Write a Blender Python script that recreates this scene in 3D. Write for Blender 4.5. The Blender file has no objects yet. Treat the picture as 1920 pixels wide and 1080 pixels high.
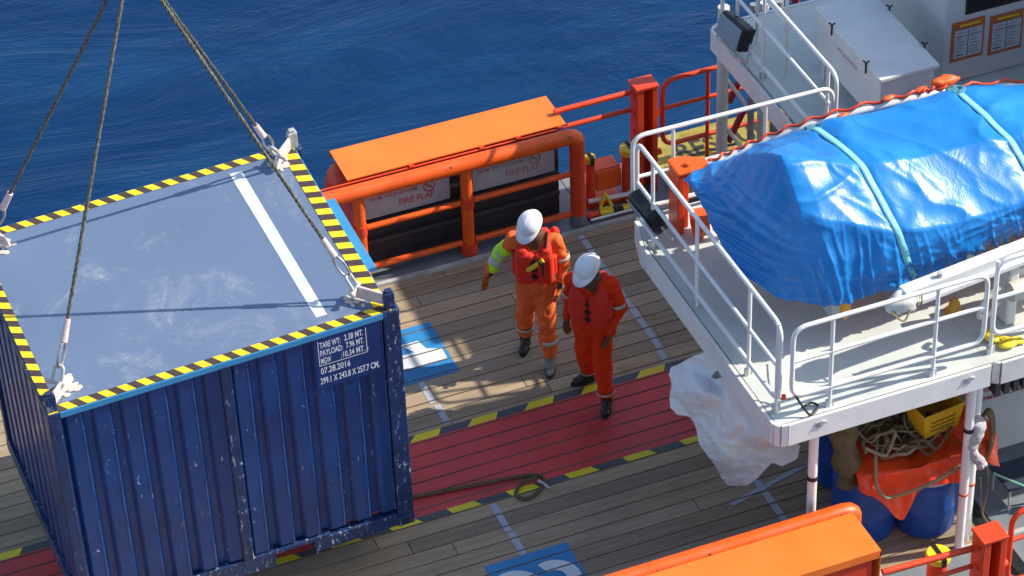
import bpy, bmesh, math, random
import numpy as np
from mathutils import Vector, Matrix, noise
from mathutils.geometry import tessellate_polygon
random.seed(7)
C = bpy.context.scene.collection
SC = bpy.context.scene
PI = math.pi
# ------------------------------------------------------------------ camera
cd = bpy.data.cameras.new('camera'); cam = bpy.data.objects.new('camera', cd); C.objects.link(cam)
SC.camera = cam
cd.sensor_width = 36; cd.lens = 105.34; cd.clip_start = 0.5; cd.clip_end = 20000
_r = Vector((0.9270232518, -0.3737954636, -0.0300805908)); _u = Vector((0.2533976420, 0.5652592666, 0.7850296788))
_f = Vector((0.2764374200, 0.7353631164, -0.6187273725))
cam.matrix_world = Matrix(((_r.x, _u.x, -_f.x, 0), (_r.y, _u.y, -_f.y, 0), (_r.z, _u.z, -_f.z, 18.6), (0, 0, 0, 1)))
# ------------------------------------------------------------------ sky and sun
SUN = Vector((0.757, -0.141, 0.638)).normalized()
w = bpy.data.worlds.new('World'); SC.world = w; w.use_nodes = True
nt = w.node_tree; bg = nt.nodes['Background']
sky = nt.nodes.new('ShaderNodeTexSky'); sky.sky_type = 'NISHITA'; sky.sun_disc = False
sky.sun_elevation = math.asin(SUN.z); sky.sun_rotation = math.atan2(SUN.x, SUN.y)
nt.links.new(sky.outputs[0], bg.inputs[0]); bg.inputs[1].default_value = 0.15
sl = bpy.data.lights.new('sun', 'SUN'); sl.energy = 4.6; sl.angle = math.radians(0.53); sl.color = (1.0, 0.93, 0.80)
so = bpy.data.objects.new('sun', sl); C.objects.link(so); so.location = (20, 0, 20)
so.rotation_euler = SUN.to_track_quat('Z', 'Y').to_euler()
SC.view_settings.view_transform = 'Standard'; SC.view_settings.look = 'None'
SC.view_settings.exposure = 0.55; SC.view_settings.gamma = 1

# ------------------------------------------------------------------ materials
def hx(s):
    v = [int(s[i:i+2], 16)/255 for i in (0, 2, 4)]
    return tuple(c/12.92 if c <= .04045 else ((c+.055)/1.055)**2.4 for c in v)
MATS = {}
class NT:
    def __init__(s, name):
        s.m = bpy.data.materials.new(name); s.m.use_nodes = True
        s.t = s.m.node_tree; s.b = s.t.nodes['Principled BSDF']
        s.co = s.n('ShaderNodeTexCoord').outputs['Object']
    def n(s, k, **kw):
        x = s.t.nodes.new(k)
        for a, b in kw.items(): setattr(x, a, b)
        return x
    def l(s, a, b): s.t.links.new(a, b)
    def mapping(s, scale, src=None):
        m = s.n('ShaderNodeMapping'); m.inputs['Scale'].default_value = scale
        s.l(src or s.co, m.inputs[0]); return m.outputs[0]
    def noise(s, scale, detail=4, rough=.55, src=None, dist=0):
        x = s.n('ShaderNodeTexNoise'); x.inputs['Scale'].default_value = scale
        x.inputs['Detail'].default_value = detail; x.inputs['Roughness'].default_value = rough
        x.inputs['Distortion'].default_value = dist
        s.l(src or s.co, x.inputs['Vector']); return x.outputs['Fac']
    def ramp(s, src, stops):
        r = s.n('ShaderNodeValToRGB'); e = r.color_ramp.elements
        while len(e) < len(stops): e.new(.5)
        for i, (p, c) in enumerate(stops):
            e[i].position = p; e[i].color = (*(c if hasattr(c, '__len__') else (c,)*3), 1)
        s.l(src, r.inputs[0]); return r.outputs[0]
    def mix(s, fac, a, b, mode='MIX'):
        m = s.n('ShaderNodeMix', data_type='RGBA', blend_type=mode)
        for i, v in ((0, fac), (6, a), (7, b)):
            if hasattr(v, 'is_output') : s.l(v, m.inputs[i])
            elif i == 0: m.inputs[0].default_value = v
            else: m.inputs[i].default_value = (*v, 1)
        return m.outputs[2]
    def math(s, op, a, b=0.0):
        m = s.n('ShaderNodeMath', operation=op)
        for i, v in ((0, a), (1, b)):
            if hasattr(v, 'is_output'): s.l(v, m.inputs[i])
            else: m.inputs[i].default_value = v
        return m.outputs[0]
    def bump(s, h, strength=.3, dist=.01):
        b = s.n('ShaderNodeBump'); b.inputs['Strength'].default_value = strength; b.inputs['Distance'].default_value = dist
        s.l(h, b.inputs['Height']); s.l(b.outputs[0], s.b.inputs['Normal'])
    def base(s, c):
        if hasattr(c, 'is_output'): s.l(c, s.b.inputs['Base Color'])
        else: s.b.inputs['Base Color'].default_value = (*c, 1)

def paint(name, col, rough=.45, var=.25, scale=3, spec=.5, metal=0, scratch=0, scol=(.45, .47, .52), rust=0, bump=.15, bscale=40, coat=0):
    if name in MATS: return MATS[name]
    t = NT(name); n1 = t.noise(scale, 6, .6)
    c = t.mix(t.ramp(n1, [(.35, 0), (.7, 1)]), tuple(col), tuple(x*(1-var) for x in col))
    if rust:
        n2 = t.noise(scale*4, 8, .7); c = t.mix(t.ramp(n2, [(.71-rust*.2, 0), (.76-rust*.2, 1)]), c, (.13, .045, .02))
    if scratch:
        n3 = t.noise(1.0, 7, .75, t.mapping((30, 30, 9)), .6); n4 = t.noise(2.2, 3)
        k = t.math('MULTIPLY', t.ramp(n3, [(.685-scratch*.045, 0), (.70-scratch*.045, 1)]), t.ramp(n4, [(.42, .15), (.6, 1)]))
        c = t.mix(k, c, scol)
    t.base(c); t.b.inputs['Metallic'].default_value = metal
    t.b.inputs['Specular IOR Level'].default_value = spec
    if coat: t.b.inputs['Coat Weight'].default_value = coat; t.b.inputs['Coat Roughness'].default_value = .12
    r = t.ramp(t.noise(scale*2.5, 5), [(.3, max(0, rough-.1)), (.75, min(1, rough+.15))])
    t.l(r, t.b.inputs['Roughness'])
    if bump: t.bump(t.noise(bscale, 4), bump, .004)
    MATS[name] = t.m; return t.m
def flat(name, col, rough=.6): return paint(name, col, rough, .12, 8)

ORANGE = paint('orange_paint', (.90, .115, .008), .38, .26, 2.5, rust=.38)
ORANGE_L = paint('orange_cover_paint', (.93, .19, .02), .5, .16, 1.8, rust=.14)
REDOR = paint('red_orange_paint', (.74, .06, .012), .42, .2, 4, rust=.25)
WHITE = paint('white_gloss_paint', (.78, .77, .74), .35, .13, 2.5, rust=.14)
WHITE_D = paint('white_worn_paint', (.66, .65, .62), .5, .16, 5, rust=.22)
FLOOR = paint('grey_white_floor_paint', (.60, .63, .59), .55, .2, 2.2, rust=.12)
GREYD = paint('grey_deck_paint', (.17, .185, .185), .6, .3, 3, rust=.1)
DARK = flat('dark_steel', (.035, .03, .032)); BLACK = flat('black_plastic', (.012, .012, .013), .45)
NAVY = paint('navy_container_paint', (.003, .040, .185), .40, .4, 1.6, scratch=.9, scol=(.5, .55, .62), coat=.1)
NAVY_W = paint('scuffed_navy_paint', (.009, .032, .125), .45, .5, 5, scratch=2.2, scol=(.4, .44, .5))
LBLUE = paint('light_blue_paint', (.045, .27, .52), .4, .2, 3, scratch=.3)
YEL = paint('yellow_paint', (.80, .60, .015), .5, .15, 6); BRN = paint('dark_brown_paint', (.065, .042, .035), .5, .3, 6)
STEEL = paint('galvanised_steel', (.5, .5, .5), .35, .4, 20, metal=.8); GALV = paint('dull_galvanised', (.55, .55, .55), .5, .3, 15, metal=.3)
RUBBER = flat('black_rubber', (.016, .015, .015), .75)
ROPE = paint('brown_rope', (.16, .105, .055), .9, .5, 30, bump=.8, bscale=120)
ROPE_L = paint('tan_rope', (.34, .26, .15), .9, .4, 30, bump=.8, bscale=120)
WIRE = paint('greasy_wire_rope', (.17, .165, .13), .5, .6, 25, metal=.35, bump=1, bscale=150)
FERR = paint('pink_white_sleeve', (.75, .58, .55), .5, .25, 20)
LETTER = flat('white_lettering', (.72, .74, .78)); REDL = flat('red_lettering', (.55, .05, .05)); BLKL = flat('black_lettering', (.03, .03, .025))
CLOTH_O = paint('orange_coverall_cloth', (.82, .15, .035), .85, .22, 12, spec=.2, bump=.4, bscale=160)
CLOTH_R = paint('red_orange_coverall_cloth', (.80, .042, .006), .85, .2, 12, spec=.2, bump=.4, bscale=160)
VEST = paint('red_vest_fabric', (.76, .035, .014), .7, .2, 10, spec=.3, bump=.3, bscale=100)
LIME = paint('lime_fabric', (.45, .85, .02), .7, .1, 10); REFL = paint('silver_reflective_tape', (.5, .5, .44), .4, .15, 10)
SKIN = paint('dark_skin', (.11, .05, .03), .5, .15, 8); HELM = paint('white_helmet_plastic', (.82, .83, .84), .28, .04, 4, bump=0)
BOOT = paint('black_boot_leather', (.014, .012, .012), .5, .3, 10); BOOT_G = paint('grey_boot_leather', (.24, .23, .2), .7, .5, 14)
GLV = paint('orange_black_glove', (.62, .16, .02), .8, .95, 22); GLV_B = paint('brown_glove', (.25, .10, .03), .8, .8, 18)
MASKM = flat('grey_mask_cloth', (.10, .11, .11), .9)
STRAPB = flat('black_webbing', (.015, .014, .016), .8); YSTR = flat('yellow_strap', (.75, .5, .02), .7)
TEAL = paint('pale_teal_strap', (.22, .58, .68), .6, .2, 20); ORSHEET = paint('orange_plastic_sheet', (.85, .07, .01), .35, .15, 5, bump=.5, bscale=14)
DRUM = paint('blue_drum_plastic', (.006, .07, .34), .38, .25, 5, bump=.1)
BURLAP = paint('brown_burlap', (.17, .115, .05), .95, .45, 14, bump=.8, bscale=90)
YCR = paint('yellow_crate_plastic', (.72, .42, .01), .5, .2, 8)
GLASS = flat('dark_window_glass', (.01, .01, .012), .15)
PAPER = flat('paper', (.5, .52, .55)); OFRAME = paint('orange_poster_frame', (.5, .13, .03), .5, .2, 10)

def wood_mat():
    t = NT('weathered_deck_timber')
    at = t.n('ShaderNodeAttribute', attribute_name='plank').outputs['Fac']
    g = t.noise(1, 8, .65, t.mapping((1.2, 26, 26)), .4)
    c = t.ramp(at, [(0, (.28, .215, .148)), (.35, (.39, .295, .195)), (.7, (.47, .355, .225)), (1, (.33, .265, .195))])
    c = t.mix(t.ramp(g, [(.35, 1), (.62, 0)]), c, (.74, .70, .66), 'MULTIPLY')
    st = t.noise(1.3, 6, .65, t.mapping((.7, 1.3, 1)))
    c = t.mix(t.ramp(st, [(.52, 0), (.72, .45)]), c, (.15, .12, .09))
    k = t.noise(9, 3, .5, t.mapping((.6, 1.6, 1))); c = t.mix(t.ramp(k, [(.68, 0), (.76, .5)]), c, (.14, .07, .035))
    t.base(c); t.b.inputs['Roughness'].default_value = .78; t.b.inputs['Specular IOR Level'].default_value = .3
    t.bump(g, .5, .006); return t.m
WOOD = wood_mat()
def deckpaint(name, col, worn=.5):
    t = NT(name); n = t.noise(5, 8, .7, t.mapping((.6, 2.2, 1))); m = t.noise(1.1, 3)
    c = t.mix(t.ramp(m, [(.35, 0), (.7, 1)]), col, tuple(x*.72 for x in col))
    c = t.mix(t.ramp(n, [(.80-worn*.2, 0), (.86-worn*.2, 1)]), c, (.2, .15, .1))
    t.base(c); t.b.inputs['Roughness'].default_value = .55
    t.bump(t.noise(1, 6, .6, t.mapping((2, 30, 20))), .3, .004); return t.m
P_RED = deckpaint('red_deck_paint', (.66, .055, .055), .25); P_YEL = deckpaint('yellow_deck_paint', (.88, .70, .015), .1)
P_GRY = deckpaint('charcoal_deck_paint', (.075, .085, .095), .2); P_BLU = deckpaint('blue_deck_paint', (.025, .23, .50), .1)
P_WHT = deckpaint('white_deck_paint', (.66, .70, .72), .05); P_LGR = deckpaint('worn_white_line_paint', (.42, .44, .50), .3)

def sea_mat():
    t = NT('sea_water'); big = t.noise(.035, 5, .6, t.mapping((1, 2.2, 1))); mid = t.noise(.35, 5, .6, t.mapping((.7, 1.8, 1)))
    c = t.mix(t.ramp(big, [(.38, 0), (.68, 1)]), (.0008, .024, .088), (.0018, .040, .125))
    c = t.mix(t.ramp(mid, [(.5, 0), (.8, .45)]), c, (.006, .07, .18))
    fo = t.noise(2.6, 3, .5, t.mapping((.8, 1.6, 1))); c = t.mix(t.ramp(fo, [(.795, 0), (.815, 1)]), c, (.35, .5, .65))
    t.base(c); t.b.inputs['Roughness'].default_value = .28; t.b.inputs['IOR'].default_value = 1.33
    a = t.noise(.28, 7, .62, t.mapping((.8, 2.0, 1)), .8); b = t.noise(3, 5, .6, t.mapping((.8, 1.8, 1)))
    t.bump(t.math('ADD', a, t.math('MULTIPLY', b, .03)), .27, .45); return t.m
SEA = sea_mat()
def roof_mat():
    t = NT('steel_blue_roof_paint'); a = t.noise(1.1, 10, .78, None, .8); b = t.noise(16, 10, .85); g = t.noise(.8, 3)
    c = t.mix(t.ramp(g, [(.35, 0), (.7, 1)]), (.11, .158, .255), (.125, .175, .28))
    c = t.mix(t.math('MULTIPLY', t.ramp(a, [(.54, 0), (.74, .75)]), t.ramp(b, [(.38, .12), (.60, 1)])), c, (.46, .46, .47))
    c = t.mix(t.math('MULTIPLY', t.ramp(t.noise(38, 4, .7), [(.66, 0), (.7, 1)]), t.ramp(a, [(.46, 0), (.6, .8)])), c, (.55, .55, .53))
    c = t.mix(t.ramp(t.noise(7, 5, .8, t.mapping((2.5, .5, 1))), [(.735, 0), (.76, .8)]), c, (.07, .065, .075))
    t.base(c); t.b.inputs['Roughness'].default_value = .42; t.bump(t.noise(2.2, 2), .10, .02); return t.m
ROOF = roof_mat()
def tarp_mat():
    t = NT('blue_tarpaulin'); a = t.noise(2, 5, .6)
    c = t.mix(t.ramp(a, [(.35, 0), (.7, 1)]), (.006, .165, .50), (.012, .23, .62))
    t.base(c); t.b.inputs['Roughness'].default_value = .36; t.b.inputs['Specular IOR Level'].default_value = .5
    n = t.noise(1, 5, .6, t.mapping((3.2, 2.4, 2.4)), 1.0); t.bump(n, .32, .04); return t.m
TARP = tarp_mat()
def sheet_mat():
    t = NT('white_plastic_sheet'); t.base((.74, .72, .72)); t.b.inputs['Roughness'].default_value = .4
    t.bump(t.noise(1, 6, .6, t.mapping((5, 5, 4)), 1.2), .4, .02); return t.m
SHEET = sheet_mat()

# ------------------------------------------------------------------ mesh helpers
ORG = {}
class MB:
    def __init__(s): s.v = []; s.f = []; s.m = []
    def add(s, vs, fs, mi=0):
        o = len(s.v); s.v += [Vector(v) for v in vs]; s.f += [tuple(i+o for i in f) for f in fs]; s.m += [mi]*len(fs); return s
    def box(s, c, d, R=None, mi=0):
        R = R or Matrix.Identity(3); c = Vector(c)
        vs = [c + R @ Vector((x*d[0]/2, y*d[1]/2, z*d[2]/2)) for z in (-1, 1) for y in (-1, 1) for x in (-1, 1)]
        return s.add(vs, [(0, 2, 3, 1), (4, 5, 7, 6), (0, 1, 5, 4), (2, 6, 7, 3), (0, 4, 6, 2), (1, 3, 7, 5)], mi)
    def b2(s, a, b, mi=0):
        return s.box([(a[i]+b[i])/2 for i in range(3)], [abs(a[i]-b[i]) for i in range(3)], None, mi)
    def tube(s, pts, r, n=12, cap=True, closed=False, mi=0):
        pts = [Vector(p) for p in pts]; N = len(pts); rs = r if hasattr(r, '__len__') else [r]*N
        up = None; vs = []
        for i, p in enumerate(pts):
            if closed: d = pts[(i+1) % N]-pts[i-1]
            else: d = pts[min(i+1, N-1)]-pts[max(i-1, 0)]
            if d.length < 1e-9: d = Vector((0, 0, 1))
            d.normalize()
            if up is None:
                up = Vector((0, 0, 1)) if abs(d.z) < .9 else Vector((1, 0, 0))
            a = up-d*up.dot(d)
            if a.length < 1e-4: a = Vector((1, .3, .2)).cross(d)
            a.normalize(); b = d.cross(a); up = a
            for k in range(n):
                t = 2*PI*k/n; vs.append(p+(a*math.cos(t)+b*math.sin(t))*rs[i])
        fs = [(i*n+k, i*n+(k+1) % n, ((i+1) % N)*n+(k+1) % n, ((i+1) % N)*n+k) for i in range(N if closed else N-1) for k in range(n)]
        if cap and not closed: fs += [tuple(range(n))[::-1], tuple((N-1)*n+k for k in range(n))]
        return s.add(vs, fs, mi)
    def cyl(s, a, b, r, r2=None, n=16, mi=0): return s.tube([a, b], [r, r if r2 is None else r2], n, mi=mi)
    def sph(s, c, r, nu=16, nv=10, R=None, mi=0):
        r = r if hasattr(r, '__len__') else (r, r, r); R = R or Matrix.Identity(3); c = Vector(c)
        vs = [c+R@Vector((0, 0, r[2]))]
        for j in range(1, nv):
            for i in range(nu):
                t = PI*j/nv; p = 2*PI*i/nu
                vs.append(c+R@Vector((r[0]*math.sin(t)*math.cos(p), r[1]*math.sin(t)*math.sin(p), r[2]*math.cos(t))))
        vs.append(c+R@Vector((0, 0, -r[2]))); L = len(vs)-1
        fs = [(0, 1+i, 1+(i+1) % nu) for i in range(nu)]
        for j in range(nv-2):
            for i in range(nu):
                a = 1+j*nu+i; b = 1+j*nu+(i+1) % nu; fs.append((a, a+nu, b+nu, b))
        o = 1+(nv-2)*nu; fs += [(o+i, L, o+(i+1) % nu) for i in range(nu)]
        return s.add(vs, fs, mi)
    def prism(s, pts, d, mi=0):   # pts planar 3D polygon, extruded by vector d
        n = len(pts); pts = [Vector(p) for p in pts]; d = Vector(d)
        tr = tessellate_polygon([pts])
        s.add(pts+[p+d for p in pts], [tuple(t) for t in tr]+[tuple(i+n for i in t[::-1]) for t in tr]+[(i, i+n, (i+1) % n+n, (i+1) % n) for i in range(n)], mi)
        return s
    def grid(s, P, thick=0, mi=0):    # P[i][j] of Vectors
        a = len(P); b = len(P[0]); vs = [p for row in P for p in row]
        return s.add(vs, [(i*b+j, i*b+j+1, (i+1)*b+j+1, (i+1)*b+j) for i in range(a-1) for j in range(b-1)], mi)
    def build(s, name, mats, parent=None, smooth=None, bevel=0, solid=0, recalc=True):
        me = bpy.data.meshes.new(name)
        if parent is None:
            xs = [v.x for v in s.v]; ys = [v.y for v in s.v]; zs = [v.z for v in s.v]
            o = Vector(((min(xs)+max(xs))/2, (min(ys)+max(ys))/2, min(zs)))
        else: o = ORG[parent.as_pointer()]
        me.from_pydata([v-o for v in s.v], [], s.f)
        mats = mats if isinstance(mats, (list, tuple)) else [mats]
        for m in mats: me.materials.append(m)
        me.polygons.foreach_set('material_index', s.m)
        if recalc:
            bm = bmesh.new(); bm.from_mesh(me); bmesh.ops.recalc_face_normals(bm, faces=bm.faces); bm.to_mesh(me); bm.free()
        if smooth is not None:
            me.polygons.foreach_set('use_smooth', [True]*len(me.polygons)); me.set_sharp_from_angle(angle=math.radians(smooth))
        me.update(); ob = bpy.data.objects.new(name, me); C.objects.link(ob)
        if parent is None: ob.location = o
        else: ob.parent = parent
        ORG[ob.as_pointer()] = o
        if solid: md = ob.modifiers.new('solid', 'SOLIDIFY'); md.thickness = solid; md.offset = 0
        if bevel: md = ob.modifiers.new('bevel', 'BEVEL'); md.width = bevel; md.segments = 2; md.limit_method = 'ANGLE'; md.angle_limit = math.radians(40)
        return ob
def tag(o, label, cat, group=None):
    o['label'] = label; o['category'] = cat
    if group: o['group'] = group
    return o
def struct(o): o['kind'] = 'structure'; return o
def thing(name, label, cat, loc, group=None, mat=None):
    o = bpy.data.objects.new(name, None); C.objects.link(o); o.empty_display_size = .2
    if mat is not None: o.matrix_world = mat; ORG[o.as_pointer()] = Vector((0, 0, 0))
    else: o.location = loc; ORG[o.as_pointer()] = Vector(loc)
    return tag(o, label, cat, group)
def rpath(pts, r=.08, n=6, closed=False):
    pts = [Vector(p) for p in pts]; out = []; N = len(pts)
    for i, p in enumerate(pts):
        if not closed and i in (0, N-1): out.append(p); continue
        a = (pts[i-1]-p); b = (pts[(i+1) % N]-p); rr = min(r, a.length*.45, b.length*.45); a.normalize(); b.normalize()
        for k in range(n+1):
            t = k/n; out.append((1-t)**2*(p+a*rr)+2*t*(1-t)*p+t*t*(p+b*rr))
    return out
def text2d(s, W, H, align='L'):
    cu = bpy.data.curves.new('t', 'FONT'); cu.body = s; cu.resolution_u = 3; cu.offset = .014
    ob = bpy.data.objects.new('t', cu); C.objects.link(ob); bpy.context.view_layer.update()
    me = ob.to_mesh(); vs = [v.co.copy() for v in me.vertices]; fs = [tuple(p.vertices) for p in me.polygons]
    ob.to_mesh_clear(); bpy.data.objects.remove(ob); bpy.data.curves.remove(cu)
    x0 = min(v.x for v in vs); x1 = max(v.x for v in vs); y0 = min(v.y for v in vs); y1 = max(v.y for v in vs)
    return [((v.x-x0)/(x1-x0)*W, (v.y-y0)/(y1-y0)*H) for v in vs], fs
def text_on(mb, s, org, X, Y, W, H, mi=0):
    v, f = text2d(s, W, H); org = Vector(org); X = Vector(X); Y = Vector(Y)
    mb.add([org+X*a+Y*b for a, b in v], f, mi); return mb
def bulge(n): return abs(noise.noise(n))

# ------------------------------------------------------------------ sea
m = MB(); m.add([(-6000, -3000, -2.6), (6000, -3000, -2.6), (6000, 9000, -2.6), (-6000, 9000, -2.6)], [(0, 1, 2, 3)])
struct(m.build('sea', SEA))
# ------------------------------------------------------------------ hull and steel deck
m = MB(); m.b2((-6, 15.75, -3.2), (26, 23.62, -.12)); struct(m.build('ship_hull', paint('hull_black_paint', (.03, .03, .035), .5, .3, 2)))
m = MB(); m.b2((-6, 15.75, -.12), (26, 23.62, -.045)); struct(m.build('steel_deck', GREYD))
# planks
m = MB(); pl = []; SP = .175; Y0 = 16.97-.015
row = 0; y = Y0
while y < 22.66:
    x = -5.5-random.random()*3; yb = min(y+SP-.013, 22.66)
    while x < 14:
        ln = random.uniform(3.0, 4.6); m.b2((x, y, -.044), (x+ln-.008, yb, random.uniform(-.0015, .0015))); pl += [random.random()]*6; x += ln
    y += SP
o = m.build('timber_deck', WOOD)
a = o.data.attributes.new('plank', 'FLOAT', 'FACE'); a.data.foreach_set('value', pl); struct(o)
# white capping bars beside the planking
m = MB(); m.b2((-5, 22.665, -.044), (10.4, 22.71, .03)); m.b2((-5, 16.90, -.044), (14, 16.95, .03)); struct(m.build('deck_edging', paint('edge_paint', (.5, .5, .48), .6, .4, 6)))
m = MB(); m.b2((-5, 22.715, -.04), (9.45, 23.60, .012)); m.b2((-5, 15.8, -.04), (10.6, 16.89, .012)); m.b2((9.46, 22.715, -.04), (20, 23.6, .012)); m.b2((10.9, 16.0, -.03), (20, 22.6, .02))
struct(m.build('waterway', paint('waterway_paint', (.20, .23, .25), .5, .3, 3, rust=.05)))
# painted markings, cut at every plank joint
def clipy(poly, lo, hi):
    def cl(P, c, keep):
        out = []
        for i in range(len(P)):
            a = P[i-1]; b = P[i]; ia = keep(a[1]-c); ib = keep(b[1]-c)
            if ia != ib:
                t = (c-a[1])/(b[1]-a[1]); out.append((a[0]+(b[0]-a[0])*t, c))
            if ib: out.append(b)
        return out
    P = cl(poly, lo, lambda d: d >= 0)
    return cl(P, hi, lambda d: d <= 0) if P else P
def mark(mb, poly, z=.004, mi=0):
    tr = tessellate_polygon([[Vector((*p, 0)) for p in poly]])
    for t in tr:
        P = [poly[i] for i in t]; k0 = int((min(p[1] for p in P)-Y0)//SP); k1 = int((max(p[1] for p in P)-Y0)//SP)
        for k in range(k0, k1+1):
            q = clipy(P, Y0+k*SP+.002, Y0+(k+1)*SP-.015)
            if len(q) > 2: mb.add([(a, b, z) for a, b in q], [tuple(range(len(q)))])
def rect(a, b, c, d): return [(a, b), (c, b), (c, d), (a, d)]
m = MB(); mark(m, rect(-5, 19.31, 11.2, 20.30)); struct(m.build('red_walkway_marking', P_RED, recalc=False))
mg = MB(); my = MB()
for k in range(-21, 10):
    x = 6.545+.5825*k
    mark(my, [(x, 20.30), (x+.29, 20.30), (x+.345, 20.392), (x+.085, 20.392)])
    mark(mg, [(x+.29, 20.30), (x+.5825, 20.30), (x+.6675, 20.392), (x+.345, 20.392)])
    x = 5.947+.5855*k
    mark(my, [(x, 19.31), (x+.27, 19.31), (x+.335, 19.218), (x+.04, 19.218)])
    mark(mg, [(x+.27, 19.31), (x+.5855, 19.31), (x+.6255, 19.218), (x+.335, 19.218)])
struct(my.build('yellow_dash_marking', P_YEL, recalc=False)); struct(mg.build('charcoal_dash_marking', P_GRY, recalc=False))
m = MB(); mark(m, rect(6.53, 21.11, 7.36, 21.93)); mark(m, rect(6.57, 17.62, 7.37, 18.455)); struct(m.build('blue_square_marking', P_BLU, recalc=False))
m = MB()
for yy0, yy1, xx in ((20.42, 20.72, 6.975), (20.76, 21.10, 6.955), (18.46, 18.78, 6.955), (18.80, 19.2, 6.945), (20.61, 22.62, 9.275), (20.42, 20.60, 9.25), (17.3, 19.15, 9.3)):
    mark(m, rect(xx-.033, yy0, xx+.033, yy1))
mark(m, [(8.95, 18.28), (10.3, 18.62), (10.3, 18.67), (8.93, 18.33)], .0075)
struct(m.build('white_line_marking', P_LGR, recalc=False))
m = MB()
mark(m, [(6.60, 21.36), (6.879, 21.328), (7.319, 21.332), (7.324, 21.491), (7.182, 21.559), (7.148, 21.70), (6.96, 21.70), (7.05, 21.55), (6.95, 21.545), (6.60, 21.545)], .008)
# rounded numeral with two arches
def arch(cx, cy, R0, R1, a0, a1, n=14):
    return [(cx+R1*math.cos(math.radians(a0+(a1-a0)*i/n)), cy+R1*math.sin(math.radians(a0+(a1-a0)*i/n))) for i in range(n+1)] + \
           [(cx+R0*math.cos(math.radians(a1+(a0-a1)*i/n)), cy+R0*math.sin(math.radians(a1+(a0-a1)*i/n))) for i in range(n+1)]
mark(m, arch(7.10, 18.06, .10, .235, -40, 112), .008); mark(m, arch(6.73, 18.06, .10, .245, -10, 190), .008)
mark(m, [(6.66, 17.72), (7.25, 17.72), (7.25, 17.82), (6.66, 17.82)], .008)
struct(m.build('white_number_marking', P_WHT, recalc=False))
# rope lying on the red walkway
pts = [(5.6, 19.66, .03), (6.35, 19.56, .025), (6.8, 19.5, .022), (7.25, 19.44, .022), (7.42, 19.40, .022), (7.50, 19.33, .022), (7.47, 19.24, .024), (7.36, 19.15, .03), (7.27, 19.12, .02), (7.20, 19.16, .02), (7.2, 19.25, .02), (7.30, 19.32, .045), (7.44, 19.33, .05)]
def spline(pts, n=8):
    P = [Vector(p) for p in pts]; P = [2*P[0]-P[1]]+P+[2*P[-1]-P[-2]]; out = []
    for i in range(1, len(P)-2):
        for k in range(n):
            t = k/n; a, b, c, d = P[i-1:i+3]
            out.append(.5*((2*b)+(-a+c)*t+(2*a-5*b+4*c-d)*t*t+(-a+3*b-3*c+d)*t**3))
    out.append(P[-2]); return out
r_ = thing('mooring_rope', 'brown rope lying across the red walkway, its end curled in a small loop', 'rope', (6.9, 19.4, 0))
MB().tube(spline(pts), .019, 8).build('rope_length', ROPE, r_, 60)
MB().cyl((7.44, 19.29, .04), (7.50, 19.17, .02), .016).build('whipping', REFL, r_, 60)

# ------------------------------------------------------------------ container (its own tilted frame: x -L..0, y 0..W, z -H..0)
L, W, H = 3.06, 2.438, 2.577
def rotv(rv):
    v = Vector(rv); return Matrix.Rotation(v.length, 4, v.normalized())
MC = Matrix.Translation((6.005, 18.655, 3.015)) @ rotv((.0604, -.0225, .021))
ct = thing('shipping_container', 'dark blue steel offshore container hanging from four wire slings, striped yellow edge round its roof', 'container', None, mat=MC)
EDGE = paint('sunlit_worn_edge_blue', (.06, .14, .36), .45, .6, 9)  # pale blue that paints sunlit fold edges, with some paint wear
PITCH = .2385; DEP = .038
MARKZ = 1
def prof(u):      # depth of corrugation at u along the wall
    t = (u % PITCH)/PITCH
    if t < .50: return 0
    if t < .62: return (t-.50)/.12
    if t < .86: return 1
    return (1-t)/.14
def corr(a, b, z0, z1, axis, base, sgn, ph=0):
    us = [a]; k = math.floor((a-ph)/PITCH)
    while ph+k*PITCH < b:
        for t in (0, .5, .62, .86):
            u = ph+(k+t)*PITCH
            if a < u < b: us.append(u)
        k += 1
    us.append(b); mb = MB(); P = []
    for u in us:
        d = base+sgn*DEP*prof(u-ph)
        P.append([Vector((u, d, z)) if axis == 'x' else Vector((d, u, z)) for z in (z0, z1)])
    mb.grid(P)
    if base == .02:  # broken strips put the sun caught on each fold edge into colour
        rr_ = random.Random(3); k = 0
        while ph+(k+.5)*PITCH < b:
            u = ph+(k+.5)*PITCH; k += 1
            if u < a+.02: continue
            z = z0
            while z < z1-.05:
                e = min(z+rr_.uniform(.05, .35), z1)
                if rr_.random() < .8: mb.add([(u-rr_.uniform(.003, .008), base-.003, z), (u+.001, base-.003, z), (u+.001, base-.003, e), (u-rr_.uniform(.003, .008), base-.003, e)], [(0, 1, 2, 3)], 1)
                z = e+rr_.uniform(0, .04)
    return mb
PHX = -2.788-.5*PITCH
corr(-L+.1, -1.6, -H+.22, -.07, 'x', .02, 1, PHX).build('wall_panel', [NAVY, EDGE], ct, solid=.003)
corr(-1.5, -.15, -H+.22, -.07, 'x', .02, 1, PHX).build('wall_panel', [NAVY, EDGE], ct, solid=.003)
corr(-L+.1, -.1, -H+.22, -.07, 'x', W-.02, -1).build('wall_panel', NAVY, ct, solid=.003)
corr(.1, W-.1, -H+.22, -.07, 'y', -L+.03, 1).build('wall_panel', NAVY, ct, solid=.003)
corr(.1, W-.1, -H+.22, -.07, 'y', -.03-.04, -1).build('wall_panel', NAVY, ct, solid=.003)
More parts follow.
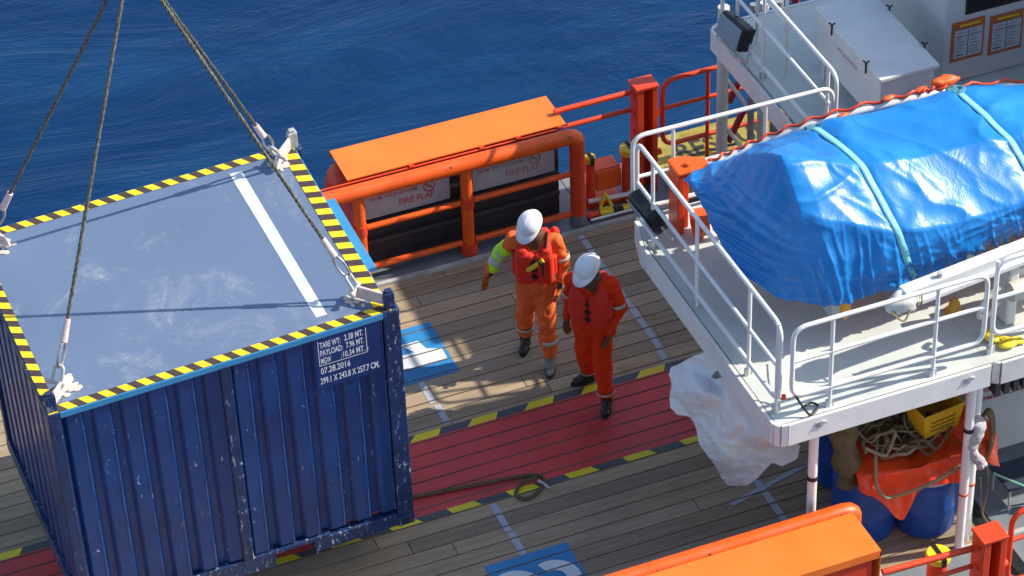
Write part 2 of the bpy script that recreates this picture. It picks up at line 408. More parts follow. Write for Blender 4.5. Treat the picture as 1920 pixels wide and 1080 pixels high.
for sx in (0, 1):
    for sy in (0, 1):
        x0 = -.15 if sx else -L; x1 = x0+(.15 if sx else .1); y0 = W-.1 if sy else 0; y1 = y0+.1
        MB().b2((x0, y0, -H+.12), (x1, y1, -.004)).build('corner_post', NAVY_W, ct, bevel=.012)
        p = MB().b2((x0-.004, y0-.004, -H), (x1+.004, y1+.004, -H+.118)).build('corner_casting', NAVY_W, ct, bevel=.01)
        fy = W+.003 if sy else -.0065
        MB().sph(((x0+x1)/2, fy+(0 if sy else 0), -H+.06), (.032, .004, .022), 14, 8).build('casting_hole', BLACK, p, 60)
        # lifting lug rising over the corner
        lx = (x0+x1)/2; ly = (y0+y1)/2; ix = -1 if sx else 1; iy = -1 if sy else 1
        g = MB(); g.b2((lx-.045, ly-.03, -.003), (lx+.045, ly+.03, .17)); g.b2((lx-.03, ly-.022, .171), (lx+.03, ly+.022, .20))
        g.build('lifting_post', NAVY_W if not (sy and sx) else GALV, ct, bevel=.01)
        g = MB(); c0 = Vector((lx, ly, .02)); d = Vector((ix*.13, iy*.13, 0)); nrm = Vector((-d.y, d.x, 0)).normalized()*.012
        g.prism([c0+d*.3-nrm, c0+d*2.0-nrm, c0+d*1.9+Vector((0, 0, .08))-nrm, c0+d*1.4+Vector((0, 0, .13))-nrm, c0+d*.3+Vector((0, 0, .12))-nrm], nrm*2)
        g.build('pad_eye', FERR, ct, bevel=.004)
        g = MB(); cc = c0+d*1.6
        for k in range(26):
            aa = random.random()*6.28; rr = random.uniform(.0, .10); g.sph(cc+Vector((rr*math.cos(aa), rr*math.sin(aa), -.0205)), (random.uniform(.015, .035), random.uniform(.015, .03), .0015), 10, 4)
        g.build('grease_patch', paint('pale_grease', (.62, .56, .48), .7, .3, 20), ct, 40)
MB().b2((-1.598, -.006, -H+.02), (-1.502, .07, -.055)).build('centre_post', NAVY_W, ct, bevel=.012)
MB().b2((-1.598, W-.07, -H+.02), (-1.502, W+.006, -.055)).build('centre_post', NAVY_W, ct, bevel=.012)
MB().b2((-L+.101, -.002, -.068), (-.151, .09, -.006)).build('top_rail', LBLUE, ct, bevel=.004)
MB().b2((-L+.101, W-.09, -.068), (-.151, W+.002, -.006)).build('top_rail', LBLUE, ct, bevel=.004)
MB().b2((-L-.002, .101, -.1), (-L+.1, W-.101, -.006)).build('top_rail', NAVY_W, ct, bevel=.004)
MB().b2((-.148, .101, -.1), (-.06, W-.101, -.006)).build('top_rail', LBLUE, ct, bevel=.004)
MB().b2((-.058, .62, -.09), (.028, 1.62, -.045)).build('side_ledge', LBLUE, ct, bevel=.004)
# bottom rails with fork pockets: the rail is stepped as in the photograph
def brail(y0, y1):
    g = MB(); z1 = -H+.20; zz = -H+.02
    segs = [(-L+.101, -2.42, z1, zz), (-2.42, -2.05, z1, -H+.165), (-2.05, -1.31, z1, zz), (-1.31, -.93, z1, -H+.165), (-.93, -.79, z1, zz), (-.79, -.151, z1-.03, zz)]
    for a, b, t, c in segs: g.b2((a+.0005, y0, c), (b-.0005, y1, t))
    return g
brail(-.003, .09).build('bottom_rail', NAVY_W, ct, bevel=.006); brail(W-.09, W+.003).build('bottom_rail', NAVY_W, ct, bevel=.006)
for x0 in (-2.42, -1.31):
    g = MB(); x1 = x0+.375
    g.b2((x0-.012, -.006, -H+.0), (x0, W+.006, -H+.164)); g.b2((x1, -.006, -H+.0), (x1+.012, W+.006, -H+.164)); g.b2((x0-.012, -.006, -H+.166), (x1+.012, W+.006, -H+.178))
    g.build('fork_pocket', NAVY_W, ct)
MB().b2((-L-.003, .101, -H+.02), (-L+.1, W-.101, -H+.2)).build('end_rail', NAVY_W, ct, bevel=.006)
MB().b2((-.1, .101, -H+.02), (.003, W-.101, -H+.2)).build('end_rail', NAVY_W, ct, bevel=.006)
MB().b2((-L+.1, .1, -H+.18), (-.1, W-.1, -H+.215)).build('floor', DARK, ct)
# roof and hazard border
EX = -.07
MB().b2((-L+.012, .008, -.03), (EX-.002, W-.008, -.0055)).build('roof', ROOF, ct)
g = MB(); z = -.001; bw = .088
def hz(ax, u0, u1, v0, v1, skew, per=.165):
    n = int((u1-u0)/per)+2
    for k in range(-1, n):
        for h in (0, 1):
            a = u0+(k+h*.5)*per; b = a+per*.5
            q = [(a, v0), (b, v0), (b+skew, v1), (a+skew, v1)]
            q = [(min(max(p[0], u0), u1), p[1]) for p in q]
            if max(p[0] for p in q)-min(p[0] for p in q) < 1e-4: continue
            P = [(p[0], p[1], z) if ax == 'x' else (p[1], p[0], z) for p in q]
            g.add(P, [(0, 1, 2, 3)], h)
hz('x', -L+.012, EX, .008, .008+bw, -.06); hz('x', -L+.012, EX, W-.008-bw, W-.008, -.06)
hz('y', .008+bw+.001, W-.008-bw-.001, -L+.012, -L+.012+bw, -.045); hz('y', .008+bw+.001, W-.008-bw-.001, EX-bw-.04, EX, -.04)
g.build('hazard_border', [YEL, BRN], ct, recalc=False)
MB().prism([(-.713, 2.275, -.0052), (-.600, 2.26, -.0052), (-.577, .186, -.0052), (-.675, .193, -.0052)], (0, 0, .002)).build('white_stripe', paint('white_roof_paint', (.66, .69, .70), .5, .3, 9, rust=.2), ct)
# lettering follows the corrugated wall
g = MB(); X = (1, 0, 0); Yv = (0, 0, 1)
for s_, x, z_, w_, h_ in (('TARE WT:', -.725, -.188, .185, .068), ('2.38 MT.', -.505, -.178, .168, .068), ('PAYLOAD:', -.725, -.275, .20, .068), ('7.96 MT.', -.495, -.268, .160, .068),
                        ('MGW', -.725, -.365, .09, .068), (':10.34 MT.', -.545, -.360, .212, .068), ('07.28.2016', -.735, -.478, .265, .072), ('299.1 X 243.8 X 257.7 CM.', -.745, -.590, .53, .072)):
    text_on(g, s_, (x, 0, z_), X, Yv, w_, h_)
for a, b, c, d in ((-.742, -.382, -.736, -.10), (-.316, -.382, -.310, -.10), (-.736, -.382, -.316, -.376)): g.b2((a, -.0002, b), (c, .0002, d))
MB().b2((-.775, .006, -.64), (-.19, .0185, -.0685)).build('marking_plate', NAVY, ct)
g.v = [v+Vector((0, .0045, 0)) for v in g.v]; g.build('lettering', LETTER, ct, recalc=False)

# ------------------------------------------------------------------ wire sling
APEX = Vector((4.41, 20.01, 6.13))
sg = thing('wire_sling', 'four leg greasy wire rope sling holding up the blue container by its corners', 'sling', tuple(APEX))
for sx, sy in ((0, 0), (1, 0), (0, 1), (1, 1)):
    lx = -.075 if sx else -L+.05; ly = W-.05 if sy else .05; ix = -1 if sx else 1; iy = -1 if sy else 1
    eye = MC @ Vector((lx+ix*(.2 if sx else .10), ly+iy*(.2 if sx else .16), .10)); d = (APEX-eye).normalized(); sd = d.cross(Vector((0, 0, 1))).normalized(); up = sd.cross(d)
    g = MB(); g.tube(rpath([eye+d*.02-sd*.045, eye+d*.17-sd*.04, eye+d*.17+sd*.04, eye+d*.02+sd*.045], .035), .014, 10); g.cyl(eye-sd*.075+d*.02, eye+sd*.075+d*.02, .017)
    sh = g.build('shackle', GALV, sg, 50)
    MB().sph(eye-sd*.085+d*.02, .026, 10, 8).build('shackle_nut', FERR, sh, 50)
    th = [eye+d*.15+(d*(.11-.11*math.cos(t))+up*.045*math.sin(t)) for t in [2*PI*i/20 for i in range(20)]]
    tail = eye+d*.36
    rp = MB()
    n = 60; full = APEX-(eye+d*.5); perp = d.cross(Vector((1, 0, 0))).normalized(); q2 = d.cross(perp)
    for st in range(3):
        P = []
        for i in range(n*4+1):
            u = i/(n*4); ph = u*full.length/.16*2*PI+st*2*PI/3
            P.append(eye+d*.45+full*u+(perp*math.cos(ph)+q2*math.sin(ph))*.0085)
        rp.tube(P, .0095, 5)
    rope = rp.build('rope', WIRE, sg, 60)
    g = MB(); g.tube(th, .012, 8, closed=True); g.build('thimble', STEEL, rope, 60)
    g = MB(); g.cyl(eye+d*.37, eye+d*.56, .032, .027, 14); g.build('ferrule', FERR, rope, 50)
g = MB(); g.tube([APEX+Vector((.09*math.cos(t), 0, .09*math.sin(t)+.07)) for t in [2*PI*i/20 for i in range(20)]], .022, 10, closed=True); g.build('master_link', GALV, sg, 60)
e0 = Vector((4.88, 20.2, 6.0)); g = MB(); g.tube(spline([APEX, APEX+Vector((.12, .02, -.18)), APEX+Vector((.25, .03, -.27)), APEX+Vector((.36, .03, -.31))]), [.012]*24+[.004], 6); g.build('tag_tail', paint('pale_tag', (.5, .55, .4), .7, .3, 30), sg, 60)

# ------------------------------------------------------------------ barriers with fire flap (far side, then mirrored on the near side)
def barrier(far=True):
    yc = 22.82 if far else 16.735; s = 1 if far else -1
    lab = ('orange tubular barrier beside the sea with grey warning boards under its top tube' if far else
           'orange tubular barrier cut by the bottom edge of the picture, in the near foreground')
    t = thing('tube_barrier', lab, 'barrier', (8.1, yc, 0), 'orange tube barriers along the deck')
    zt = 1.115
    g = MB(); pts = [(4.2, yc, zt), (9.24, yc, zt)]; g.tube([(4.2, yc, zt)]+[(4.2+i*.25, yc, zt) for i in range(1, 20)]+[(9.24, yc, zt), (9.30, yc, zt-.012), (9.335, yc, zt-.05)], .083, 20); g.build('top_tube', ORANGE, t, 50)
    for x in (9.335, 8.13, 6.99, 5.7):
        zb = .03; p = MB().tube([(x, yc, zb), (x, yc, zt-.04)], .078 if x > 9 else .062, 18).build('post', ORANGE if x < 9 else REDOR if far else ORANGE, t, 50)
        MB().cyl((x, yc, .0125), (x, yc, .14), .088, n=18).build('foot_collar', REDOR if x < 9 else GREYD, p, 50)
        if x < 9: MB().cyl((x, yc, .59), (x, yc, .71), .072, n=18).build('clamp', REDOR, p, 50)
    for zz, r in ((.655, .032), (.155, .034)):
        for a, b in ((8.2, 9.26), (7.06, 8.06), (5.77, 6.92)):
            MB().tube([(a, yc, zz), (b, yc, zz)], r, 12).build('rail', ORANGE, t, 50)
    g = MB(); g.tube([(4.5, yc+s*.10, zt+.055), (9.3, yc+s*.10, zt+.055)], .011, 8)
    for x in (7.6, 8.35, 8.75, 9.2): g.box((x, yc+s*.10, zt+.07), (.05, .03, .02))
    g.build('cover_rod', REDOR, t, 50)
    # flap box
    ya, yb = yc+s*.145, yc+s*.64
    g = MB(); g.prism([(6.93, ya-s*.03, 1.19), (9.27, ya-s*.03, 1.19), (9.27, yb, 1.20), (6.93, yb, 1.20)], (0, 0, .014)); g.prism([(6.93, yb-s*.006, 1.199), (9.27, yb-s*.006, 1.199), (9.27, yb-s*.006, 1.13), (6.93, yb-s*.006, 1.13)], (0, s*.006, 0))
    if not far: g.prism([(9.262, ya, 1.189), (9.262, yb, 1.199), (9.262, yb, .72), (9.262, ya, .72)], (.008, 0, 0))
    g.build('flap_cover', ORANGE_L, t)
    g = MB(); g.b2((6.99, ya+s*.03, .012), (9.2, ya+s*.06, 1.17)); g.build('flap_backing', DARK, t)
    g = MB(); g.b2((6.99, ya+s*.07, .012), (9.2, yb-s*.02, 1.16)); g.build('flap_housing', REDOR, t)
    for zz in (.34, .58):
        MB().b2((7.0, ya-s*.02, zz), (9.19, ya+s*.02, zz+.035)).build('slat', flat('slat_grey', (.06, .055, .055)), t)
    g = MB(); g.tube([(6.80+.055*i, ya+s*.28, .95) for i in range(5)], [.05, .16, .205, .215, .215], 20); g.build('end_cap', REDOR, t, 50)
    return t
barrier(True); barrier(False)
def sign(x0, x1, label, grp, drop=0):
    y = 22.925; z0, z1 = .665, 1.02
    t = thing('warning_sign', label, 'sign', ((x0+x1)/2, y, z0), grp)
    MB().b2((x0, y, z0), (x1, y+.008, z1)).build('board', paint('sign_board_paint', (.46, .46, .47), .5, .2, 5), t)
    g = MB(); Wd = x1-x0; yy = y-.002
    text_on(g, 'FROM THE PLATFORM', (x0+.06*Wd, yy, .875), X, Yv, Wd*.56, .042)
    text_on(g, 'FIRE FLAP', (x0+.40*Wd, yy, .745), X, Yv, Wd*.42, .075)
    ccx = x0+.76*Wd; ccz = .885; R_ = .058
    g.tube([(ccx+R_*math.cos(a), yy, ccz+R_*math.sin(a)) for a in [2*PI*i/28 for i in range(28)]], .006, 6, closed=True)
    g.cyl((ccx-.7*R_, yy, ccz+.7*R_), (ccx+.7*R_, yy, ccz-.7*R_), .006, n=6); g.b2((ccx-.03, yy-.001, ccz-.006), (ccx+.03, yy+.001, ccz+.006))
    g.build('sign_lettering', REDL if not drop else paint('faded_red_lettering', (.42, .2, .2), .6, .3, 10), t)
sign(7.09, 7.99, 'grey warning board reading FIRE FLAP in crisp red, left one under the orange tube', 'fire flap warning boards')
sign(8.24, 9.13, 'faded grey fire flap board right of the middle orange post', 'fire flap warning boards', 1)

# ------------------------------------------------------------------ far and near edge railings, channel posts, bollards
def railing(name, label, mat, bars, posts, loc, grp=None, r=.022):
    t = thing(name, label, 'railing', loc, grp)
    for b in bars:
        rr = b[1] if isinstance(b[1], float) else r
        MB().tube(b[0] if isinstance(b[1], float) else b, rr, 12).build('rail', mat, t, 50)
    for a, b in posts: MB().cyl(a, b, r*.95, n=12).build('post', mat, t, 50)
    return t
Y1 = 23.12
railing('guard_railing', 'short two bar orange railing between the far barrier and the tall channel post', REDOR,
        [([(9.22, Y1, 1.245), (10.06, Y1, 1.245)], .030), ([(9.36, Y1, 1.03), (10.06, Y1, 1.03)], .026)], [], (9.6, Y1, 1), 'orange edge railings')
railing('guard_railing', 'two bar orange railing with rounded ends beyond the white rail, over the yellow walkway', REDOR,
        [(rpath([(12.4, Y1, 1.28), (10.42, Y1, 1.28), (10.42, Y1, .47), (12.4, Y1, .47)], .16), .026), ([(10.42, Y1, .94), (12.4, Y1, .94)], .022)],
        [((10.93, Y1, .05), (10.93, Y1, 1.27)), ((11.75, Y1, .05), (11.75, Y1, 1.27))], (11.3, Y1, .05), 'orange edge railings')
def channel(x, y, label, w_=.23):
    t = thing('channel_post', label, 'post', (x, y, 0), 'orange channel posts')
    g = MB(); g.b2((x-w_/2, y-.12, .0125), (x-w_/2+.07, y+.08, 1.31)); g.b2((x+w_/2-.06, y-.12, .0125), (x+w_/2, y+.08, 1.31)); g.b2((x-w_/2+.071, y+.02, .0125), (x+w_/2-.061, y+.04, 1.31)); g.build('web', REDOR, t, bevel=.006)
    MB().b2((x-w_/2-.012, y-.13, 1.312), (x+w_/2+.012, y+.09, 1.34)).build('cap_plate', REDOR, t, bevel=.005)
    g = MB()
    for zz in (1.22, 1.0, .8): MB().cyl((x-w_/2-.02, y-.05, zz), (x-w_/2+.01, y-.05, zz), .02).build('pin', REDOR, t, 50)
    for zz in (.95, .45): MB().cyl((x+w_/2, y-.05, zz), (x+w_/2+.06, y-.05, zz), .035).build('pin', REDOR, t, 50)
channel(10.20, 23.12, 'tall orange channel post at the far edge beside the sea')
def bollard(x, y, z0, z1, r, label):
    t = thing('bollard', label, 'bollard', (x, y, z0), 'orange bollards with yellow heads')
    MB().cyl((x, y, z0), (x, y, z1-.04), r, n=20).build('shaft', REDOR, t, 50)
    c = MB().cyl((x, y, z1-.04), (x, y, z1+.04), r*1.25, n=20).build('head', YEL, t, 50, bevel=.015)
    MB().b2((x-.02, y-r*1.28, z1-.043), (x+.025, y+r*1.28, z1+.043)).build('head_stripe', BLACK, c)
bollard(9.985, 22.98, .012, .64, .085, 'orange bollard with a yellow and black head in front of the channel post')
bollard(9.56, 23.02, .012, .62, .05, 'slim orange bollard with yellow head just right of the far barrier')
m = MB(); m.b2((9.62, 22.99, .2), (9.9, 23.25, .43)); m.b2((9.62, 23.0, .44), (9.9, 23.03, .47)); m.b2((9.62, 22.97, .013), (9.9, 23.2, .06))
tag(m.build('bulwark_beam', ORANGE, bevel=.02), 'low orange beam joining the two bollards at the far edge', 'beam')
# yellow/black fairlead at the planking edge
t = thing('deck_fairlead', 'low yellow and black deck fitting with a triangular eye beside the far barrier foot', 'deck fitting', (9.66, 22.86, 0))
MB().tube([(9.44, 22.84, .05), (9.95, 22.80, .05)], .035, 12).build('bar', BLACK, t, 50)
MB().tube([(9.58, 22.83, .05), (9.72, 22.82, .05)], .045, 12).build('yellow_band', YEL, t, 50)
MB().tube([(9.83, 22.81, .05), (9.93, 22.805, .05)], .043, 12).build('yellow_band', YEL, t, 50)
MB().tube(rpath([(9.59, 22.85, .08), (9.66, 22.88, .26), (9.73, 22.85, .08)], .03, closed=True), .018, 8, closed=True).build('eye', YEL, t, 50)
MB().tube([(9.44, 22.84, .05), (9.57, 22.83, .05)], .038, 12).build('red_band', REDOR, t, 50)
# white low pipes
t = thing('pipe_loop', 'low white pipe running along the far bulwark below the orange beam', 'pipe', (9.9, 22.95, 0))
MB().tube(rpath([(9.5, 22.93, .16), (9.98, 22.89, .15), (10.0, 22.9, .62)], .08), .025, 10).build('pipe', WHITE, t, 50)
MB().tube([(9.45, 22.76, .05), (10.05, 22.74, .06)], .014, 8).build('thin_pipe', WHITE, t, 50)
# yellow walkway with lettering
m = MB(); m.add([(10.45, 23.2, .1), (13, 23.2, .1), (13, 23.75, .1), (10.45, 23.75, .1)], [(0, 1, 2, 3)])
m.b2((10.45, 22.72, .0125), (13, 23.199, .099)); m.b2((10.45, 23.2, -.05), (13, 23.75, .096)); struct(m.build('yellow_walkway', paint('yellow_walkway_paint', (.40, .31, .05), .6, .45, 5, rust=.6), recalc=False))
g = MB(); text_on(g, 'RESCUE ZONE', (10.72, 23.28, .104), X, (0, 1, 0), 2.0, .27); struct(g.build('walkway_lettering', BLKL, recalc=False))
# near side railing and channel
railing('guard_railing', 'near orange two bar railing by the barrels in the bottom right', REDOR,
        [([(9.2, 15.93, 1.13), (10.1, 15.88, 1.13)], .030), ([(9.6, 15.88, .93), (10.1, 15.88, .93)], .022)], [], (9.7, 16.1, 0), 'orange edge railings')
channel(10.14, 15.83, 'orange channel post in the bottom right corner of the deck', .22)
railing('guard_railing', 'rounded orange railing end at the bottom right edge of the picture', REDOR,
        [(rpath([(12.4, 16.05, 1.22), (10.5, 16.05, 1.22), (10.5, 16.05, .4), (12.4, 16.05, .4)], .16), .026), ([(10.5, 16.05, .9), (12.4, 16.05, .9)], .022)],
        [((11.3, 16.05, .05), (11.3, 16.05, 1.2))], (11.3, 16.05, .05), 'orange edge railings')
bollard(9.98, 16.35, .012, .66, .09, 'orange bollard with yellow and black head behind the near railing')

# ------------------------------------------------------------------ upper platform
ZP = 2.2
t = thing('boat_platform', 'white raised steel platform carrying the covered boat above the working deck', 'platform', (10.6, 18.4, ZP-.2))
m = MB(); z = ZP-.03
m.prism([(8.66, 16.87, z), (10.65, 16.87, z), (10.65, 19.6, z), (10.65, 19.94, z), (8.74, 19.94, z), (8.66, 19.62, z)], (0, 0, .03))
m.prism([(10.652, 16.87, z), (16, 16.87, z), (16, 22.55, z), (10.72, 22.55, z), (10.72, 19.94, z), (10.652, 19.94, z)], (0, 0, .03)); m.build('floor', FLOOR, t)
def loopwall(P, z0, z1, th, mat, nm):
    g = MB()
    for (a, b) in zip(P, P[1:]):
        a = Vector((*a, 0)); b = Vector((*b, 0)); d = (b-a).normalized(); n_ = Vector((d.y, -d.x, 0))*th
        g.prism([a+Vector((0, 0, z0)), b+Vector((0, 0, z0)), b+Vector((0, 0, z1)), a+Vector((0, 0, z1))], n_)
    return g.build(nm, mat, t, 40)
loopwall([(8.74, 19.94), (8.645, 19.60), (8.645, 16.95), (8.655, 16.90), (8.685, 16.865), (8.74, 16.855), (10.65, 16.855)], 1.98, ZP+.004, .03, WHITE, 'fascia')
loopwall([(10.71, 16.90), (10.76, 16.86), (13, 16.86)], 1.96, ZP-.01, .03, WHITE_D, 'fascia')
loopwall([(12.2, 22.55), (10.75, 22.56), (10.69, 22.50), (10.69, 19.95), (8.74, 19.95)], 1.98, ZP+.004, .03, WHITE, 'fascia')
loopwall([(16, 22.58), (12.2, 22.58)], 1.98, ZP+.004, .03, WHITE, 'fascia')
g = MB()
for x in (9.3, 10.0, 10.65, 11.4, 12.2): g.b2((x, 16.9, 2.03), (x+.05, 19.9, 2.165))
for y in (17.6, 18.4, 19.2): g.b2((8.68, y, 2.05), (14, y+.04, 2.168))
g.build('beam', WHITE_D, t)
for (x, y, zb, r) in ((9.045, 16.95, 0, .042), (10.56, 16.96, 0, .042), (10.68, 17.06, 0, .045), (10.9, 19.6, 0, .045), (12.4, 22.4, 0, .05)):
    c = MB().cyl((x, y, zb-.04), (x, y, 2.02), r, n=16).build('column', WHITE, t, 50)
    if y < 17.1:
        g = MB(); g.cyl((x, y, 1.40), (x, y, 1.44), r+.008, n=16); g.build('lashing_band', BLACK, c, 50)
        g = MB(); g.cyl((x, y, .66), (x, y, .68), r+.006, n=16); g.build('rust_band', REDOR, c, 50)
for x in (9.05, 10.45):
    g = MB(); g.tube([(x+.035*math.cos(a), 16.815, 2.12+.035*math.sin(a)) for a in [PI*i/8 for i in range(9)]], .008, 8); g.b2((x-.06, 16.818, 2.09), (x-.01, 16.824, 2.15)); g.build('lashing_eye', GALV, t, 50)
# stowage ledges: low coaming and rust stains under boat
def loop_rail(label, P, zb, zt, mids, posts, grp='white platform railings', r=.021):
    """P: 2D start and end; a closed tube frame with mid bars and posts"""
    a = Vector((*P[0], 0)); b = Vector((*P[1], 0)); Z = Vector((0, 0, 1))
    t = thing('guard_railing', label, 'railing', tuple((a+b)/2+Z*ZP), grp)
    MB().tube(rpath([a+Z*zb, a+Z*zt, b+Z*zt, b+Z*zb], .13, closed=True), r, 12, closed=True).build('frame', WHITE, t, 50)
    for q in mids: MB().tube([a+Z*q, b+Z*q], r*.9, 10).build('rail', WHITE, t, 50)
    for k in posts:
        p = a.lerp(b, k); o_ = MB().cyl(p+Z*ZP, p+Z*zt, r*.85, n=12).build('post', WHITE, t, 50)
        MB().b2(p+Vector((-.035, -.012, ZP+.001)), p+Vector((.035, .012, ZP+.075))).build('foot_bracket', GALV, o_)
    return t
loop_rail('long white railing along the left edge of the boat platform', ((8.70, 19.86), (8.72, 16.99)), 2.34, 3.15, (2.70,), (.12, .44, .80, .985))
loop_rail('white railing along the near front edge of the boat platform', ((8.80, 16.92), (10.60, 16.92)), 2.42, 3.15, (2.80,), (.2, .74))
loop_rail('white railing section at the right end of the platform front', ((10.72, 16.98), (12.6, 16.98)), 2.40, 3.2, (2.80,), (.0, .6))
loop_rail('white railing along the far edge of the boat platform beyond the blue tarpaulin', ((8.69, 19.93), (10.66, 19.90)), 2.34, 3.15, (2.70,), (.20, .66))
loop_rail('white railing on the far platform left of the white locker', ((10.76, 22.45), (10.76, 20.02)), 2.34, 3.17, (2.78,), (.14, .38, .93))
t = thing('ladder_stand', 'slim white ladder uprights rising from the far platform beside the lamp', 'ladder', (10.98, 21.8, ZP))
for y in (21.49, 22.12): MB().cyl((10.98, y, ZP), (10.98, y, 3.7), .018).build('upright', WHITE, t, 50)
g = MB()
for zz in (2.5, 2.8, 3.1, 3.4): g.cyl((10.98, 21.49, zz), (10.98, 22.12, zz), .012)
g.build('rungs', WHITE, t, 50)

# wire hooks at the rail corner
t = thing('pelican_hook', 'steel wire and hook clipped at the front corner of the platform railings', 'hook', (8.85, 16.92, ZP))
MB().tube(spline([(8.76, 17.3, 2.5), (8.75, 17.22, 2.33), (8.79, 17.12, 2.26), (8.84, 17.0, 2.33), (8.84, 16.93, 2.42)]), .010, 8).build('wire', STEEL, t, 50)
MB().tube(spline([(8.84, 16.93, 2.42), (8.90, 16.9, 2.3), (8.95, 16.86, 2.225), (9.03, 16.9, 2.22), (9.06, 16.95, 2.225), (9.02, 17.0, 2.22), (8.93, 16.97, 2.22)]), .011, 8).build('hook', BLACK, t, 50)
MB().cyl((8.78, 17.02, 2.33), (8.78, 17.02, 2.37), .02).build('rust_stud', REDOR, t, 50)

# floodlights
def floodlight(c, R, label, glass=True):
    t = thing('floodlight', label, 'floodlight', c, 'deck floodlights'); c = Vector(c)
    g = MB(); g.box(c, (.14, .42, .26), R); g.build('housing', BLACK, t, bevel=.03)
    g = MB(); g.box(c+R@Vector((-.085, 0, 0)), (.012, .37, .21), R); g.build('lens', flat('lens_glass', (.25, .3, .36), .15) if glass else BLACK, t)
    g = MB()
    for k in range(7): g.box(c+R@Vector((.08, -.17+k*.056, 0)), (.03, .012, .22), R)
    g.build('cooling_fins', BLACK, t)
    g = MB(); g.tube(rpath([c+R@Vector((0, -.27, 0)), c+R@Vector((.02, -.27, -.21)), c+R@Vector((.02, .27, -.21)), c+R@Vector((0, .27, 0))], .03), .012, 8); g.build('bracket', GALV, t, 50)
floodlight((8.72, 19.66, 2.50), Matrix.Rotation(-.45, 3, 'Y') @ Matrix.Rotation(.05, 3, 'Z'), 'black floodlight tilted down at the left corner of the boat platform')
floodlight((10.70, 22.02, 2.47), Matrix.Rotation(.12, 3, 'Z') @ Matrix.Rotation(.30, 3, 'Y'), 'floodlight with pale glass at the tip of the far platform')

# orange davit fitting
t = thing('boat_davit', 'stubby orange davit fitting between the white railing and the tarpaulin bow', 'davit', (9.1, 19.68, ZP))
g = MB(); g.b2((8.98, 19.58, ZP+.001), (9.04, 19.80, 2.86)); g.b2((9.041, 19.66, ZP+.001), (9.12, 19.70, 2.82)); g.build('column', REDOR, t, bevel=.01)
g = MB(); g.prism([(8.97, 19.57, 2.861), (9.16, 19.57, 2.861), (9.30, 19.64, 2.861), (9.30, 19.72, 2.861), (9.12, 19.82, 2.861), (8.97, 19.82, 2.861)], (0, 0, .035)); g.box((9.32, 19.68, 2.84), (.20, .06, .04)); g.cyl((9.1, 19.66, 2.9), (9.1, 19.66, 2.93), .03); g.build('head_plate', ORANGE, t, bevel=.015)
g = MB(); g.tube([(9.10, 19.52, 2.35), (9.22, 19.50, 2.35)], .13, 22); g.build('sheave', ORANGE, t, 50)
g = MB(); g.cyl((9.09, 19.52, 2.35), (9.235, 19.50, 2.35), .04); g.build('sheave_pin', REDOR, t, 50)

# ------------------------------------------------------------------ covered boat
bt = thing('covered_boat', 'rescue boat wrapped in a shiny blue tarpaulin and strapped down on the platform', 'boat', (11, 18.4, ZP))
ST = [(8.93, [(18.30, 2.76), (18.42, 2.80), (18.7, 2.90), (18.95, 2.98), (19.2, 3.02), (19.36, 2.98)]),
      (9.06, [(17.92, 2.74), (17.98, 2.81), (18.15, 2.94), (18.55, 3.08), (19.05, 3.14), (19.38, 3.0)]),
      (9.20, [(17.76, 2.71), (17.80, 2.92), (17.98, 3.22), (18.40, 3.38), (19.0, 3.28), (19.40, 3.02)]),
      (9.33, [(17.68, 2.70), (17.71, 3.04), (17.90, 3.52), (18.30, 3.82), (18.95, 3.42), (19.38, 3.04)]),
      (9.48, [(17.60, 2.69), (17.63, 3.02), (17.78, 3.46), (18.25, 3.80), (18.9, 3.52), (19.3, 3.06)]),
      (9.70, [(17.57, 2.68), (17.62, 2.98), (17.72, 3.40), (18.2, 3.70), (18.85, 3.57), (19.22, 3.1)]),
      (10.1, [(17.58, 2.70), (17.56, 2.92), (17.60, 3.26), (18.1, 3.63), (18.82, 3.62), (19.1, 3.1)]),
      (10.6, [(17.62, 2.74), (17.56, 2.92), (17.58, 3.20), (18.1, 3.58), (18.82, 3.60), (19.1, 3.1)]),
      (11.2, [(17.70, 2.78), (17.60, 2.95), (17.60, 3.20), (18.1, 3.56), (18.84, 3.60), (19.1, 3.1)]),
      (11.5, [(17.72, 2.78), (17.60, 2.95), (17.60, 3.18), (18.1, 3.52), (18.84, 3.57), (19.1, 3.1)]),
      (12.3, [(17.74, 2.76), (17.62, 2.90), (17.62, 3.10), (18.1, 3.38), (18.80, 3.40), (19.1, 3.0)]),
      (13.6, [(17.80, 2.78), (17.70, 2.90), (17.75, 3.05), (18.2, 3.30), (18.80, 3.35), (19.0, 3.0)])]
def crm(a, b, c, d, t): return .5*((2*b)+(-a+c)*t+(2*a-5*b+4*c-d)*t*t+(-a+3*b-3*c+d)*t**3)
def prof_at(x, v):
    i = 0
    while i < len(ST)-2 and ST[i+1][0] < x: i += 1
    f = min(max((x-ST[i][0])/(ST[i+1][0]-ST[i][0]), 0), 1)
    js = [max(i-1, 0), i, i+1, min(i+2, len(ST)-1)]
    pts = [Vector([crm(*[ST[j][1][q][c] for j in js], f)*.2+.8*(ST[i][1][q][c]*(1-f)+ST[i+1][1][q][c]*f) for c in (0, 1)]) for q in range(6)]
    s_ = v*5; q = min(int(s_), 4); tt = s_-q
    P = [pts[max(q-1, 0)], pts[q], pts[q+1], pts[min(q+2, 5)]]
    p = crm(*P, tt)*.2+P[1].lerp(P[2], tt)*.8; return Vector((x, p.x, p.y))
NX, NV = 430, 150; G = []
for i in range(NX+1):
    u = i/NX; x = 8.93+(13.6-8.93)*u; G.append([prof_at(x, j/NV) for j in range(NV+1)])
def ridge(p): return 1-abs(noise.noise(p))*2
G2 = []
